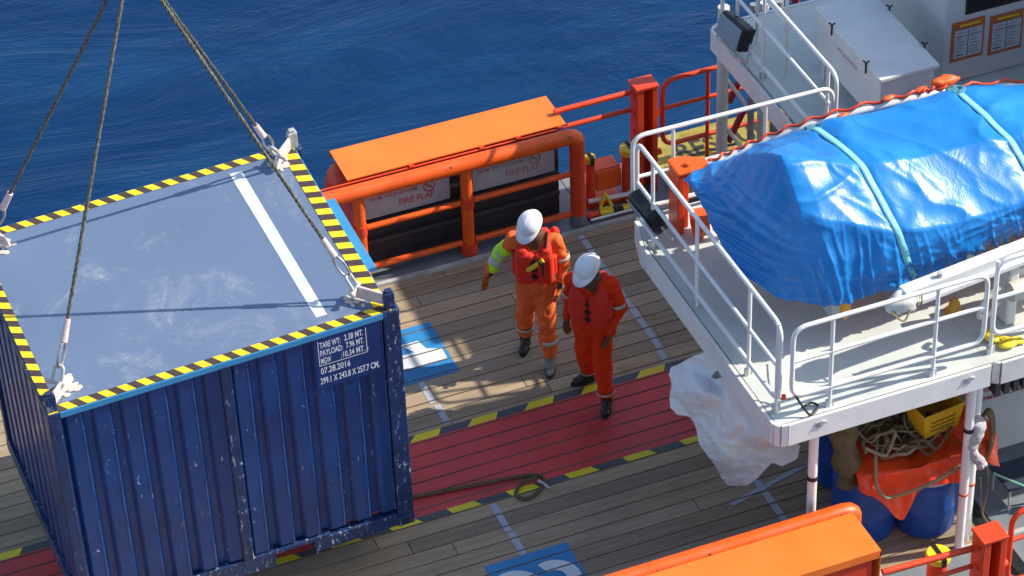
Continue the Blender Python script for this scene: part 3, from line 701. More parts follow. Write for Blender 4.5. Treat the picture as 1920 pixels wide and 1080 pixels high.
for i in range(NX+1):
    rw = []
    for j in range(NV+1):
        p = G[i][j]; du = G[min(i+1, NX)][j]-G[max(i-1, 0)][j]; dv = G[i][min(j+1, NV)]-G[i][max(j-1, 0)]
        n_ = du.cross(dv)
        if n_.length < 1e-9: n_ = Vector((0, 0, 1))
        n_.normalize()
        v = j/NV; x = p.x
        side = max(0, 1-v/.42); top = 1-side; bow = max(0, min(1, (9.5-x)/.5))
        q = Vector((x*9+v*3, v*2.2, 0)); a = .05*side*(ridge(q)**4)*(1 if x > 9.4 else .5)     # hanging folds on the near side
        a += .018*side*noise.noise(Vector((x*4, v*6, 3)))
        q = Vector(((x-9.35)*.9+(v-.5)*1.2, v*9-(x-9.4)*1.1, 5)); a += .020*top*(ridge(q)**3); q = Vector((x*2.2+v*4, v*7+x*.8, 8)); a += .012*top*(ridge(q)**4)   # diagonal tension creases on top
        a += .014*top*noise.noise(Vector((x*1.7, v*3, 9)))
        a += .030*bow*(ridge(Vector((x*1.2, p.z*9+p.y*1.2, 2)))**3)
        for xf_, xn_ in ((9.90, 10.30), (11.28, 11.75)):       # gathered under the straps
            xr = xn_+(xf_-xn_)*v/.82; dd = x-xr; a -= .022*math.exp(-(dd/.05)**2); a += .012*math.exp(-(abs(dd)-.16)**2/.006)*ridge(Vector((x*3, v*16, 7)))
        hem = .02*noise.noise(Vector((x*6, 0, 4)))*max(0, 1-v*12)
        rw.append(p+n_*a+Vector((0, 0, hem)))
    G2.append(rw)
m = MB(); m.grid(G2); m.build('tarpaulin', TARP, bt, 180, recalc=False, solid=.006)
def strap(xf, xn):
    A = []; N_ = 80
    for k in range(N_):
        v = .03+.79*k/(N_-1); x = xn+(xf-xn)*(v/.82); i = int(round((x-8.93)/(13.6-8.93)*NX)); jj = int(round(v*NV))
        i = min(max(i, 6), NX-6); jj = min(max(jj, 2), NV-2)
        n_ = (G2[i+3][jj]-G2[i-3][jj]).cross(G2[i][jj+2]-G2[i][jj-2]).normalized()
        if n_.z < -.2: n_ = -n_
        A.append([G2[i-3][jj]+n_*.012, G2[i][jj]+n_*.016, G2[i+3][jj]+n_*.012])
    for _ in range(3):
        for k in range(1, N_-1):
            for q in range(3): A[k][q] = (A[k-1][q]+A[k][q]*2+A[k+1][q])/4
    g = MB(); g.grid(A); s_ = g.build('strap', TEAL, bt, 60, solid=.005)
    e = A[-2][1]; g = MB()
    g.tube(spline([e+Vector((-.09, -.03, .0)), e+Vector((-.02, -.08, .01)), e+Vector((.08, -.06, .03)), e+Vector((.06, .03, .0)), e+Vector((-.04, .02, .0))]), .028, 8)
    g.sph(e+Vector((.02, -.02, .0)), (.09, .05, .03)); g.v = [v+Vector((0, 0, .02*noise.noise(v*18))) for v in g.v]; g.build('strap_knot', paint('faded_teal_cloth', (.07, .27, .36), .8, .4, 14), s_, 50)
strap(9.90, 10.30); strap(11.28, 11.75)
# hull and gunwale under the cover
g = MB(); P = []
for i in range(40):
    x = 9.15+4.3*i/39; k = min(1, (x-9.0)/.9)**.5; yc = 18.42+.35*(1-k); hw = .80*k*.9
    P.append([Vector((x, yc+hw*math.cos(a), 3.0+.45*math.sin(a)*(.6+.4*k))) for a in [PI+PI*j/16 for j in range(17)]])
g.grid(P); g.build('hull', ORANGE, bt, 60, solid=.02)
g = MB(); g.tube(spline([(9.2, 19.42, 3.02), (9.6, 19.38, 3.14), (10.2, 19.22, 3.34), (11.0, 19.10, 3.42), (11.4, 19.08, 3.40), (12.4, 19.06, 3.22)]), .035, 10); g.build('gunwale', WHITE, bt, 50)
g = MB(); r0 = spline([(9.2, 19.42, 3.04), (9.6, 19.38, 3.16), (10.2, 19.22, 3.37), (11.0, 19.10, 3.45), (11.4, 19.08, 3.43), (12.4, 19.06, 3.25)], 16)
g.tube([p+Vector((0, .02*math.sin(i*1.3), .03+.015*math.cos(i*1.3))) for i, p in enumerate(r0)], .013, 8); g.build('grab_line', REDOR, bt, 50)
for x in (10.35, 10.8, 11.12):
    g = MB(); g.sph((x, 19.12, 3.48 if x > 10.5 else 3.42), (.07, .03, .022), R=Matrix.Rotation(.2, 3, 'Z')); g.build('orange_pad', ORANGE, bt, 50)
g = MB(); g.sph((11.36, 19.12, 3.50), (.15, .05, .05)); g.v = [v+Vector((0, 0, .03*noise.noise(v*14))) for v in g.v]; g.build('orange_cushion', ORANGE, bt, 50)
for x in (9.7, 11.0, 12.6): MB().b2((x, 17.95, ZP+.001), (x+.08, 19.0, 2.62)).build('cradle_beam', WHITE_D, bt)

# white padded davit boom lying along the near side of the boat
t = thing('davit_boom', 'white boom wrapped at its end, lying along the near side of the tarpaulin', 'boom', (11, 17.28, 2.8))
g = MB(); P0 = Vector((9.98, 17.25, 2.86)); P1 = Vector((13, 17.42, 3.05)); dd = (P1-P0).normalized(); RR = dd.to_track_quat('X', 'Z').to_matrix()
g.box((P0+P1)/2, ((P1-P0).length, .12, .17), RR); g.build('beam', WHITE, t, bevel=.012)
g = MB(); g.box((P0+P1)/2+Vector((0, -.07, -.055)), ((P1-P0).length, .05, .05), RR); g.build('flange', WHITE, t, bevel=.008)
g = MB(); g.sph(P0+Vector((.0, -.03, -.03)), (.17, .10, .10), 20, 12, RR)
g.v = [v+(v-P0).normalized()*.03*noise.noise(v*14) for v in g.v]; g.build('canvas_wrap', paint('cream_canvas', (.68, .65, .6), .85, .2, 12, bump=.7, bscale=20), t, 60)
g = MB()
for k in range(3): c_ = P0+dd*(.05+.045*k); g.tube([c_+Vector((0, .105*math.cos(a), .105*math.sin(a)-.03)) for a in [2*PI*i/18 for i in range(18)]], .008, 6, closed=True)
g.tube(spline([P0+Vector((.02, -.12, -.05)), P0+Vector((-.06, -.16, -.12)), P0+Vector((-.14, -.1, -.05)), P0+Vector((-.02, -.1, -.1))]), .009, 6); g.build('lashing', ROPE_L, t, 50)
g = MB(); g.cyl(P0+Vector((.35, 0, .08)), P0+Vector((.35, 0, .15)), .025); g.build('bolt', GALV, t, 50)
# right hand fittings on the platform
t = thing('winch_gear', 'cluster of white and cream davit winch parts at the right end of the railing', 'winch', (11.2, 17.35, ZP))
g = MB(); g.b2((11.02, 17.25, ZP+.001), (11.12, 17.5, 2.9)); g.b2((11.13, 17.3, 2.45), (11.6, 17.55, 2.75)); g.build('frame', WHITE_D, t, bevel=.02)
g = MB(); g.tube([(11.0, 17.2, 2.62), (11.5, 17.2, 2.62)], [.09, .09], 18); g.build('drum', paint('cream_paint', (.6, .58, .5), .6, .3, 8), t, 50)
g = MB(); g.tube(spline([(10.9, 17.2, 2.7), (10.75, 17.18, 2.62), (10.68, 17.15, 2.5), (10.78, 17.18, 2.45), (10.9, 17.2, 2.55)]), .022, 8); g.build('hook_arm', paint('cream_paint', (.6, .58, .5)), t, 50)
t = thing('work_gloves', 'bright yellow work gloves lying on the platform beneath the right hand rail', 'gloves', (10.86, 17.12, ZP))
g = MB(); g.sph((10.82, 17.15, 2.24), (.07, .10, .035)); 
for k in range(4): g.tube([(10.84+.02*k, 17.1-.01*k, 2.25), (10.92+.025*k, 17.04-.005*k, 2.23)], [.016, .012], 8)
g.build('glove', YEL, t, 60)
g = MB(); g.sph((10.90, 17.0, 2.235), (.09, .06, .03))
for k in range(4): g.tube([(10.95, 16.98+.02*k, 2.24), (11.05, 16.97+.03*k, 2.22)], [.015, .011], 8)
g.build('glove', YEL, t, 60)
m = MB(); m.tube([(10.72, 17.62, 2.201), (10.72, 17.62, 2.22), (10.72, 17.62, 2.3), (10.72, 17.62, 2.34)], [.09, .06, .045, .012], 14); tag(m.build('marker_cone', paint('amber_plastic', (.7, .32, .02)), smooth=50), 'small amber cone standing on the platform floor below the white boom', 'cone')
m = MB(); m.sph((9.72, 17.75, 2.5), (.05, .05, .16)); m.cyl((9.72, 17.75, 2.6), (9.72, 17.75, 2.72), .01); tag(m.build('fender_float', paint('amber_plastic2', (.8, .35, .03)), smooth=50), 'orange yellow float hanging below the tarpaulin near the end of the white boom', 'float')

# ------------------------------------------------------------------ far platform: locker, wheelhouse, posters
t = thing('equipment_locker', 'white steel locker with wing nut clamps beside the wheelhouse wall', 'locker', (11.55, 20.75, ZP))
m = MB(); m.b2((11.27, 20.12, 2.40), (11.83, 21.40, 2.90)); m.build('box', WHITE, t, bevel=.01)
m = MB(); m.prism([(11.24, 20.08, 2.905), (11.86, 20.08, 2.905), (11.86, 21.43, 2.905), (11.24, 21.43, 2.905)], (0, 0, .045)); m.build('lid', WHITE, t, bevel=.01)
for x in (11.32, 11.78):
    for y in (20.2, 21.3): MB().b2((x-.03, y-.03, ZP+.001), (x+.03, y+.03, 2.399)).build('leg', WHITE, t)
for x, y in ((11.235, 21.05), (11.235, 20.35), (11.87, 21.1), (11.87, 20.4)):
    g = MB(); g.cyl((x, y, 2.86), (x, y, 2.97), .010)
    for a in (0, 2.1, 4.2): g.tube([(x, y, 2.965), (x+.02*math.cos(a), y+.02*math.sin(a), 2.985), (x+.034*math.cos(a), y+.034*math.sin(a), 2.985)], .009, 6)
    g.build('wing_nut', DARK, t, 50)
g = MB(); text_on(g, 'LIFE JACKETS', (11.268, 21.0, 2.72), (0, -1, 0), Yv, .42, .05); g.build('locker_lettering', paint('faint_red', (.6, .35, .35)), t)
g = MB(); g.cyl((11.52, 20.10, 2.62), (11.52, 20.04, 2.62), .04); g.cyl((11.62, 20.10, 2.62), (11.62, 20.04, 2.62), .04); g.build('latch', DARK, t, 50)
t = thing('wheelhouse', 'white wheelhouse wall with dark window rising above the far platform', 'wheelhouse', (14, 21.5, ZP))
m = MB(); m.b2((12.25, 20.7, ZP+.001), (17, 22.22, 4.1)); m.build('wall', paint('grey_white_wall_paint', (.58, .58, .57), .45, .08, 1.5), t, bevel=.03)
m = MB(); m.b2((12.2, 20.66, 4.102), (17, 22.26, 4.18)); m.build('roof', WHITE, t, bevel=.02)
f_ = MB().b2((12.46, 20.69, 2.965), (14.6, 20.699, 3.95)).build('window', BLACK, t, bevel=.004); MB().b2((12.49, 20.682, 2.995), (14.57, 20.689, 3.92)).build('pane', GLASS, f_)
m = MB(); m.b2((12.235, 21.15, 3.08), (12.249, 21.85, 3.8)); f_ = m.build('window', paint('window_frame_paint', (.7, .7, .7)), t, bevel=.004); MB().b2((12.226, 21.2, 3.13), (12.234, 21.8, 3.75)).build('pane', paint('sky_glass', (.2, .3, .38), .1), f_)
g = MB()
g.b2((12.9, 21.0, 4.18), (13.5, 21.3, 4.7)); g.b2((13.0, 21.55, 4.181), (13.3, 21.75, 4.55)); g.b2((14.2, 21.85, 4.18), (14.5, 22.1, 4.9)); g.build('roof_shade_boxes', WHITE, t)  # unseen roof boxes, added to break the deck shade into patches
def poster(x0, x1, z0, z1, label):
    t = thing('notice_poster', label, 'poster', ((x0+x1)/2, 20.69, z0), 'safety notices on the wheelhouse wall'); y = 20.688
    MB().b2((x0, y, z0), (x1, y+.009, z1)).build('frame', OFRAME, t)
    w_ = x1-x0; MB().b2((x0+.03, y-.003, z0+.035), (x1-.02, y-.0005, z1-.09)).build('sheet', PAPER, t)
    MB().b2((x0+.08, y-.003, z1-.055), (x1-.05, y-.0005, z1-.035)).build('heading', YEL, t)
    g = MB(); xm = (x0+x1)/2; g.b2((xm-.004, y-.005, z0+.04), (xm+.004, y-.0035, z1-.095))
    for k in range(9):
        z = z0+.07+k*.035
        g.b2((x0+.05, y-.005, z), (x0+.05+random.uniform(.05, .12), y-.0035, z+.006)); g.b2((xm+.02, y-.005, z), (xm+.02+random.uniform(.05, .11), y-.0035, z+.006))
    g.b2((x0+.04, y-.005, (z0+z1)/2+.05), (x1-.03, y-.0035, (z0+z1)/2+.056)); g.b2((x0+.05, y-.005, z0+.06), (x0+.13, y-.0035, z0+.075))
    g.build('print', flat('grey_print', (.15, .13, .14)), t)
poster(12.33, 12.68, 2.46, 2.90, 'orange framed notice on the wheelhouse wall, the left of the two')
poster(12.74, 13.10, 2.43, 2.87, 'orange framed notice on the wheelhouse wall, the right of the two')
t = thing('shade_casing', 'tall white casing added out of view right of the wheelhouse to shade the deck', 'casing', (14.5, 19.6, ZP))  # unseen block with a pipe on top, added to cast shade on the deck
m = MB(); m.b2((13.45, 18.75, ZP+.001), (16, 20.68, 4.3)); m.build('wall', WHITE, t, bevel=.03)
for a_, b_, h_ in ((18.75, 19.42, 5.25), (19.70, 20.68, 5.0)): MB().b2((13.45, a_, 4.301), (14.6, b_, h_)).build('shade_block', WHITE, t, bevel=.03)  # upper blocks, the gap between them shaped to let light patches through
m = MB()
m.cyl((14.2, 19.2, 5.25), (14.2, 19.2, 5.9), .12)
m.build('shade_pipe', DARK, t, 50)
# posts and pipes under the far platform
t = thing('pipe_stack', 'white columns, ladder struts and grey and red pipes under the far platform', 'pipework', (11.3, 22.95, .1))
for x, y, r, mt in ((11.03, 22.98, .06, WHITE_D), (11.32, 22.9, .035, paint('pipe_grey', (.3, .3, .32))), (11.44, 22.88, .05, WHITE_D), (11.58, 22.86, .055, paint('pipe_grey', (.3, .3, .32))), (11.80, 22.9, .04, paint('dark_red_paint', (.22, .02, .02)))):
    MB().cyl((x, y, .1), (x, y, 2.1), r, n=14).build('pipe', mt, t, 50)
g = MB()
for zz in (.15, .75, 1.35): g.cyl((11.05, 22.95, zz+.5), (11.34, 22.9, zz), .022)
g.build('strut', WHITE, t, 50)
g = MB()
for zz in (.4, .9, 1.4): g.cyl((11.12, 23.0, zz), (11.27, 22.95, zz+.4), .035)
g.build('fire_hose', paint('magenta_red', (.45, .02, .05)), t, 50)

# ------------------------------------------------------------------ stores under the platform
def drum(x, y, label, dark=0):
    t = thing('plastic_drum', label, 'drum', (x, y, .005), 'blue plastic drums under the platform')
    prf = [(0, .24), (.02, .275), (.06, .285), (.28, .292), (.30, .30), (.33, .292), (.58, .292), (.60, .30), (.63, .292), (.84, .285), (.89, .27), (.91, .24)]
    MB().tube([(x, y, .005+z) for z, _ in prf], [r for _, r in prf], 36).build('barrel', DRUM, t, 40)
    g = MB(); a0 = -2.2; P = [[Vector((x+.301*math.cos(a), y+.301*math.sin(a), z)) for z in (.66, .72)] for a in [a0+i*.11 for i in range(14)]]
    g.grid(P); g.build('label_band', paint('white_band', (.6, .6, .58)), t, 60, solid=.004)
    MB().cyl((x+.08, y, .915), (x+.08, y, .935), .04).build('bung', BLACK, t, 50)
drum(10.45, 17.43, 'blue drum nearest the channel post, with a white band, under the orange sheet')
drum(9.92, 17.58, 'blue drum left under the orange sheet, behind the near barrier end')
drum(10.06, 18.3, 'blue drum in the dark just right of the white column')
# orange sheet
G = []; NU, NVv = 110, 90
for i in range(NU+1):
    u = i/NU; x = 9.64+1.40*u; row_ = []
    drop = .10+.42*math.exp(-((u-.28)/.12)**2)+.14*math.exp(-((u-.75)/.2)**2)+.05*math.sin(u*14)
    if u > .9: drop += .12*(u-.9)/.1
    for j in range(NVv+1):
        v = j/NVv; yn = 17.30-.14*math.sin(PI*min(1, max(0, u)))**.5-.02
        if v < .5:
            k = v/.5; y = 18.05+(yn-18.05)*k; z = .985+.02*noise.noise(Vector((x*4, y*4, 1)))-.05*math.exp(-((x-10.19)/.1)**2)
        else:
            k = (v-.5)/.5; y = yn-.02-.07*k-.035*noise.noise(Vector((x*8, k*1.5, 3)))*k*2; z = .975-drop*k-.02*(1-math.cos(k*PI/2))
        y += .015*noise.noise(Vector((x*9, z*6, 0))); z += .012*noise.noise(Vector((x*12, y*9, 5)))
        row_.append(Vector((x, y, z)))
    G.append(row_)
m = MB(); m.grid(G); tag(m.build('orange_sheet', ORSHEET, smooth=180, solid=.004, recalc=False), 'bright orange plastic sheet draped over the two front blue drums', 'plastic sheet')
# rope pile
rp = thing('rope_pile', 'tangled heap of brown ropes and webbing on top of the orange sheet', 'rope pile', (10.2, 17.6, 1.0))
for q in range(34):
    c = Vector((random.uniform(9.85, 10.55), random.uniform(17.3, 17.85), random.uniform(1.03, 1.20))); P = []
    a = random.random()*6; R0 = random.uniform(.08, .24)
    for k in range(9):
        a += random.uniform(.5, 1.1); P.append(c+Vector((R0*math.cos(a)*random.uniform(.6, 1.2), R0*.8*math.sin(a), random.uniform(-.05, .10))))
    MB().tube(spline(P, 6), random.choice((.011, .016, .022)), 7).build('rope', random.choice((ROPE, ROPE_L, ROPE_L, BURLAP)), rp, 60)
g = MB(); g.tube(spline([(10.0, 17.55, 1.15), (9.85, 17.3, 1.12), (9.80, 17.2, 1.03), (9.78, 17.13, .9), (9.82, 17.06, .82), (9.9, 17.04, .80), (10.2, 17.0, .86), (10.5, 17.02, .93), (10.7, 17.05, 1.02), (10.8, 17.15, 1.05)]), .016, 8); g.build('rope', ROPE_L, rp, 60)
g = MB(); P = [[Vector((x, 17.55-.25*k, 1.13+.03*math.sin(k*9)-.12*k*k)) for k in [i/10 for i in range(11)]] for x in (10.1, 10.25)]; g.grid(P); g.build('webbing', BURLAP, rp, 60, solid=.006)
m = MB(); m.sph((10.2, 17.65, 1.05), (.38, .25, .12), 24, 12)
m.v = [v+Vector((0, 0, .04*noise.noise(v*9))) for v in m.v]; m.build('net_heap', BURLAP, rp, 60)
# burlap sack and hanging nets behind
m = MB(); m.tube(spline([(9.55, 17.5, 1.75), (9.58, 17.45, 1.4), (9.62, 17.4, 1.0), (9.62, 17.38, .75)]), [.06+.06*math.sin(PI*i/24)+.02*math.sin(i*.9) for i in range(25)], 16)
m.v = [v+Vector((.02*noise.noise(v*10), .02*noise.noise(v*8), 0)) for v in m.v]
tag(m.build('hanging_sack', BURLAP, smooth=60), 'brown burlap sack hanging between the white column and the rope pile', 'sack')
m = MB()
for q in range(5):
    x = 9.95+q*.06; m.tube(spline([(x, 17.75, 1.98), (x+.03*math.sin(q), 17.7, 1.6), (x-.02, 17.62, 1.3), (x+.05, 17.55, 1.1)]), .022, 8)
tag(m.build('hanging_ropes', BURLAP, smooth=60), 'bunch of thick brown ropes hanging above the rope pile under the platform', 'rope')
m = MB(); m.sph((9.5, 17.9, 1.3), (.12, .1, .1)); tag(m.build('red_bundle', REDL, smooth=60), 'dark red bundle hanging beside the white column under the platform', 'bundle')
# crate
t = thing('plastic_crate', 'yellow plastic crate standing on the rope pile under the platform edge', 'crate', (10.42, 17.3, 1.18))
Rz = Matrix.Rotation(.12, 3, 'Z'); c0 = Vector((10.45, 17.38, 1.18))
def cr(p): return c0+Rz@Vector(p)
g = MB(); wb, wt, db, dt, hh = .17, .21, .12, .15, .26
B = [(-wb, -db, 0), (wb, -db, 0), (wb, db, 0), (-wb, db, 0)]; T = [(-wt, -dt, hh), (wt, -dt, hh), (wt, dt, hh), (-wt, dt, hh)]
g.add([cr(p) for p in B+T], [(0, 3, 2, 1), (0, 1, 5, 4), (1, 2, 6, 5), (2, 3, 7, 6), (3, 0, 4, 7)]); g.build('shell', YCR, t, solid=.008)
g = MB(); g.tube([cr(p) for p in ((-wt, -dt, hh), (wt, -dt, hh), (wt, dt, hh), (-wt, dt, hh))], .016, 8, closed=True); g.build('rim', YCR, t, 50)
for zz in (.07, .12, .17): MB().tube([cr((-.13+.02*k, -.128-zz*.115, zz+.004*math.sin(k*2.1))) for k in range(14)], .006, 5).build('moulded_line', paint('olive_print', (.25, .16, .01)), t)
# white mesh bundle tied at the column
m = MB(); m.tube(spline([(10.66, 17.02, 1.50), (10.63, 16.98, 1.38), (10.60, 16.96, 1.25), (10.60, 16.95, 1.15), (10.66, 16.93, 1.05), (10.70, 16.9, .98)]), [.03, .05, .07, .085, .09, .1, .1, .1, .095, .09, .09, .085, .08, .08, .07, .07, .06, .06, .06, .05, .05]+[.045]*20, 16)
m.v = [v+Vector((.02*noise.noise(v*22), .02*noise.noise(v*22+Vector((5, 5, 5))), 0)) for v in m.v]
tag(m.build('mesh_bundle', paint('white_mesh', (.5, .46, .47), .9, .5, 45, bump=1, bscale=90), smooth=60), 'pale mesh bundle tied to the pair of white columns', 'bundle')
# coil of rope hanging right of the columns
t = thing('rope_coil', 'dark olive rope coil hanging right of the paired white columns', 'rope', (10.85, 17.1, .7))
for k in range(5): MB().tube([(10.82+.012*k+.075*math.cos(a), 17.12+.01*k, 1.08+.30*math.sin(a)) for a in [2*PI*i/26 for i in range(26)]], .016, 7, closed=True).build('turn', ROPE, t, 60)
g = MB(); g.tube(spline([(10.86, 17.1, .8), (10.9, 17.1, .5), (10.84, 17.05, .25), (10.92, 17.0, .1), (10.8, 17.0, .3), (10.78, 17.05, .7)]), .008, 6); g.build('loose_line', ROPE, t, 60)
# white cabinet with red stencilled words
t = thing('fire_cabinet', 'light grey steel cabinet with red stencilled words under the right of the platform', 'cabinet', (11.7, 17.95, .3))
m = MB(); m.b2((10.95, 17.70, .30), (12.6, 18.3, 1.45)); m.build('body', paint('cabinet_paint', (.42, .44, .43), .5, .15, 3, rust=.1), t, bevel=.015)
for x in (11.05, 12.5): MB().b2((x-.04, 17.76, .021), (x+.04, 18.2, .299)).build('leg', DARK, t)
g = MB(); text_on(g, 'FIRE FIGHTING', (10.98, 17.695, 1.06), X, Yv, .42, .055); text_on(g, 'EQUIPMENT ONLY', (10.98, 17.695, .95), X, Yv, .62, .055); g.build('cabinet_lettering', paint('stencil_red', (.4, .06, .06)), t)
t = thing('ribbed_fender', 'dark ribbed rubber fender hanging under the right end of the platform', 'fender', (11.8, 17.0, 1.6))
m = MB(); m.b2((10.85, 17.12, 1.62), (13.2, 17.25, 1.93)); m.build('backing', DARK, t)
m = MB()
for k in range(26): m.b2((10.86+.09*k, 17.06, 1.60), (10.91+.09*k, 17.119, 1.94))
m.build('ribs', flat('rib_rubber', (.05, .055, .06)), t)
# stool and brush
t = thing('metal_stool', 'small dark metal stand on the grey floor under the cabinet', 'stand', (11.35, 17.35, .02))
for x, y in ((11.2, 17.2), (11.5, 17.2), (11.2, 17.5), (11.5, 17.5)): MB().cyl((x, y, .021), (x, y, .28), .012).build('leg', GALV, t, 50)
g = MB(); g.b2((11.17, 17.17, .281), (11.53, 17.53, .30)); g.build('tray', flat('dark_blue_tray', (.02, .03, .06)), t)
t = thing('deck_brush', 'green and white deck brush leaning beside the metal stand', 'brush', (11.5, 17.1, .02))
Rb = Matrix.Rotation(.5, 3, 'Y'); g = MB(); g.box((11.47, 17.12, .17), (.04, .08, .30), Rb); g.build('bristles', paint('pale_bristle', (.6, .65, .6)), t, bevel=.006)
g = MB(); g.box((11.51, 17.12, .15), (.04, .09, .32), Rb); g.build('head', paint('green_plastic', (.02, .16, .10)), t, bevel=.006)
g = MB(); g.cyl((11.0, 17.2, .55), (11.47, 17.13, .2), .012); g.build('handle', paint('green_handle', (.1, .3, .2)), t, 50)
m = MB(); m.b2((10.87, 16.0, .0215), (10.99, 17.65, .026)); struct(m.build('black_deck_strip', BLACK))

# ------------------------------------------------------------------ implicit surfaces
class Sdf:
    def __init__(s, k=.03): s.p = []; s.k = k
    def cone(s, a, b, ra, rb): s.p.append(('c', np.array(a, float), np.array(b, float), ra, rb)); return s
    def ell(s, c, r, R=None): s.p.append(('e', np.array(c, float), np.array(r, float), np.array(R if R is not None else np.eye(3)))); return s
    def ev(s, P):
        d = None
        for q in s.p:
            if q[0] == 'c':
                _, a, b, ra, rb = q; ab = b-a; t = np.clip(((P-a)@ab)/max(ab@ab, 1e-9), 0, 1)
                x = np.linalg.norm(P-a-t[:, None]*ab, axis=1)-(ra+(rb-ra)*t)
            elif q[0] == 'b':
                _, c, r, R, rad = q; v = np.abs((P-c)@R)-(r-rad); x = np.linalg.norm(np.maximum(v, 0), axis=1)+np.minimum(v.max(axis=1), 0)-rad
            else:
                _, c, r, R = q; v = (P-c)@R; k0 = np.linalg.norm(v/r, axis=1); k1 = np.linalg.norm(v/(r*r), axis=1); x = k0*(k0-1)/np.maximum(k1, 1e-9)
            if d is None: d = x
            else: h = np.clip(.5+.5*(d-x)/s.k, 0, 1); d = d+(x-d)*h-s.k*h*(1-h)
        return d
    def box(s, c, r, rad, R=None): s.p.append(('b', np.array(c, float), np.array(r, float), np.array(R if R is not None else np.eye(3)), rad)); return s
    def bounds(s):
        lo = np.full(3, 1e9); hi = -lo
        for q in s.p:
            if q[0] == 'c': r = max(q[3], q[4]); pts = [q[1], q[2]]
            else: r = q[2].max(); pts = [q[1]]
            for p in pts: lo = np.minimum(lo, p-r); hi = np.maximum(hi, p+r)
        return lo-.05, hi+.05
    def mesh(s, vox, disp=None):
        lo, hi = s.bounds(); n = np.ceil((hi-lo)/vox).astype(int)+1
        g = np.stack(np.meshgrid(*[lo[i]+vox*np.arange(n[i]) for i in range(3)], indexing='ij'), -1).reshape(-1, 3)
        d = np.concatenate([s.ev(g[i:i+200000])+(disp(g[i:i+200000]) if disp else 0) for i in range(0, len(g), 200000)]).reshape(n)
        ins = d < 0; c = np.zeros(np.array(n)-1, int); acc = np.zeros((*c.shape, 3)); cnt = np.zeros(c.shape)
        sl_ = lambda o: tuple(slice(o[i], n[i]-1+o[i]) for i in range(3))
        cs = [(i, j, k) for i in (0, 1) for j in (0, 1) for k in (0, 1)]
        for o in cs:
            for ax in range(3):
                if o[ax]: continue
                o2 = list(o); o2[ax] = 1; a = d[sl_(o)]; b = d[sl_(o2)]; cr_ = (a < 0) != (b < 0)
                t = np.where(cr_, a/np.where(cr_, a-b, 1), 0)
                for q in range(3): acc[..., q] += np.where(cr_, o[q]+(t if q == ax else 0), 0)
                cnt += cr_
        act = cnt > 0; idx = -np.ones(c.shape, int); idx[act] = np.arange(act.sum()); pos = np.argwhere(act)
        V = lo+vox*(pos+acc[act]/cnt[act][:, None]); F = []
        for ax in range(3):
            u, v = (ax+1) % 3, (ax+2) % 3; s0 = [slice(None)]*3; s1 = [slice(None)]*3; s0[ax] = slice(0, -1); s1[ax] = slice(1, None)
            x = ins[tuple(s0)] != ins[tuple(s1)]; E_ = np.argwhere(x)
            for e in E_:
                if e[u] == 0 or e[v] == 0 or e[u] >= n[u]-1 or e[v] >= n[v]-1: continue
                q = []
                for du, dv in ((0, 0), (-1, 0), (-1, -1), (0, -1)):
                    w_ = e.copy(); w_[u] += du; w_[v] += dv; q.append(idx[tuple(w_)])
                if min(q) < 0: continue
                F.append(tuple(q) if ins[tuple(e)] else tuple(q[::-1]))
        return V, F
def sdf_build(s, name, mat, parent, vox=.01, disp=None):
    V, F = s.mesh(vox, disp); m = MB(); m.v = [Vector(v) for v in V.tolist()]; m.f = F; m.m = [0]*len(F)
    return m.build(name, mat, parent, smooth=180, recalc=True)
def folds(amp, seed, f=(22, 22, 9)):
    rs = np.random.RandomState(seed); K = [(rs.randn(3)*np.array(f), rs.rand()*6.28) for _ in range(7)]
    def fn(P):
        a = 0
        for k, ph in K: a = a+np.sin(P@k+ph)
        return amp*(1-np.abs(a)/2.6)
    return fn

# ------------------------------------------------------------------ white sheet bundle at the platform edge
OUT = [(8.644, 18.277, 1.95), (8.581, 18.377, 1.85), (8.533, 18.51, 1.7), (8.471, 18.65, 1.55), (8.443, 18.616, 1.5), (8.4, 18.464, 1.5), (8.37, 18.434, 1.42), (8.34, 18.343, 1.35), (8.401, 18.284, 1.28), (8.467, 18.205, 1.3), (8.485, 18.14, 1.25), (8.491, 18.063, 1.1), (8.541, 17.999, 1.0), (8.61, 17.939, .85), (8.732, 17.953, .6), (8.838, 17.773, .7), (8.944, 17.734, .8), (9.058, 17.713, .95), (9.125, 17.685, .9), (9.296, 17.678, .95), (9.31, 17.676, 1.1), (9.015, 17.221, 1.7), (8.701, 17.0, 1.95), (8.698, 17.277, 1.95), (8.684, 17.634, 1.95), (8.676, 17.912, 1.95), (8.665, 18.181, 1.72), (8.688, 18.019, 1.95), (8.675, 18.142, 1.95)]
INN = [(8.49, 17.94, 1.78), (8.612, 17.911, 1.5), (8.643, 17.781, 1.12), (8.679, 17.737, 1.52), (8.753, 17.692, 1.38), (8.744, 17.819, .88), (8.867, 17.662, 1.25), (8.514, 18.297, 1.72), (8.437, 18.195, 1.62), (8.549, 17.955, 1.28), (8.476, 18.075, 1.55), (8.816, 17.744, 1.05), (8.673, 17.864, 1.72), (8.562, 18.021, 1.45), (8.997, 17.667, 1.2), (8.589, 17.87, 1.22), (8.428, 18.311, 1.42), (8.798, 17.63, 1.6), (8.688, 17.932, .75), (9.151, 17.652, 1.1), (8.604, 18.322, 1.8)]
from mathutils.geometry import delaunay_2d_cdt
A3 = [Vector(p) for p in OUT+INN]
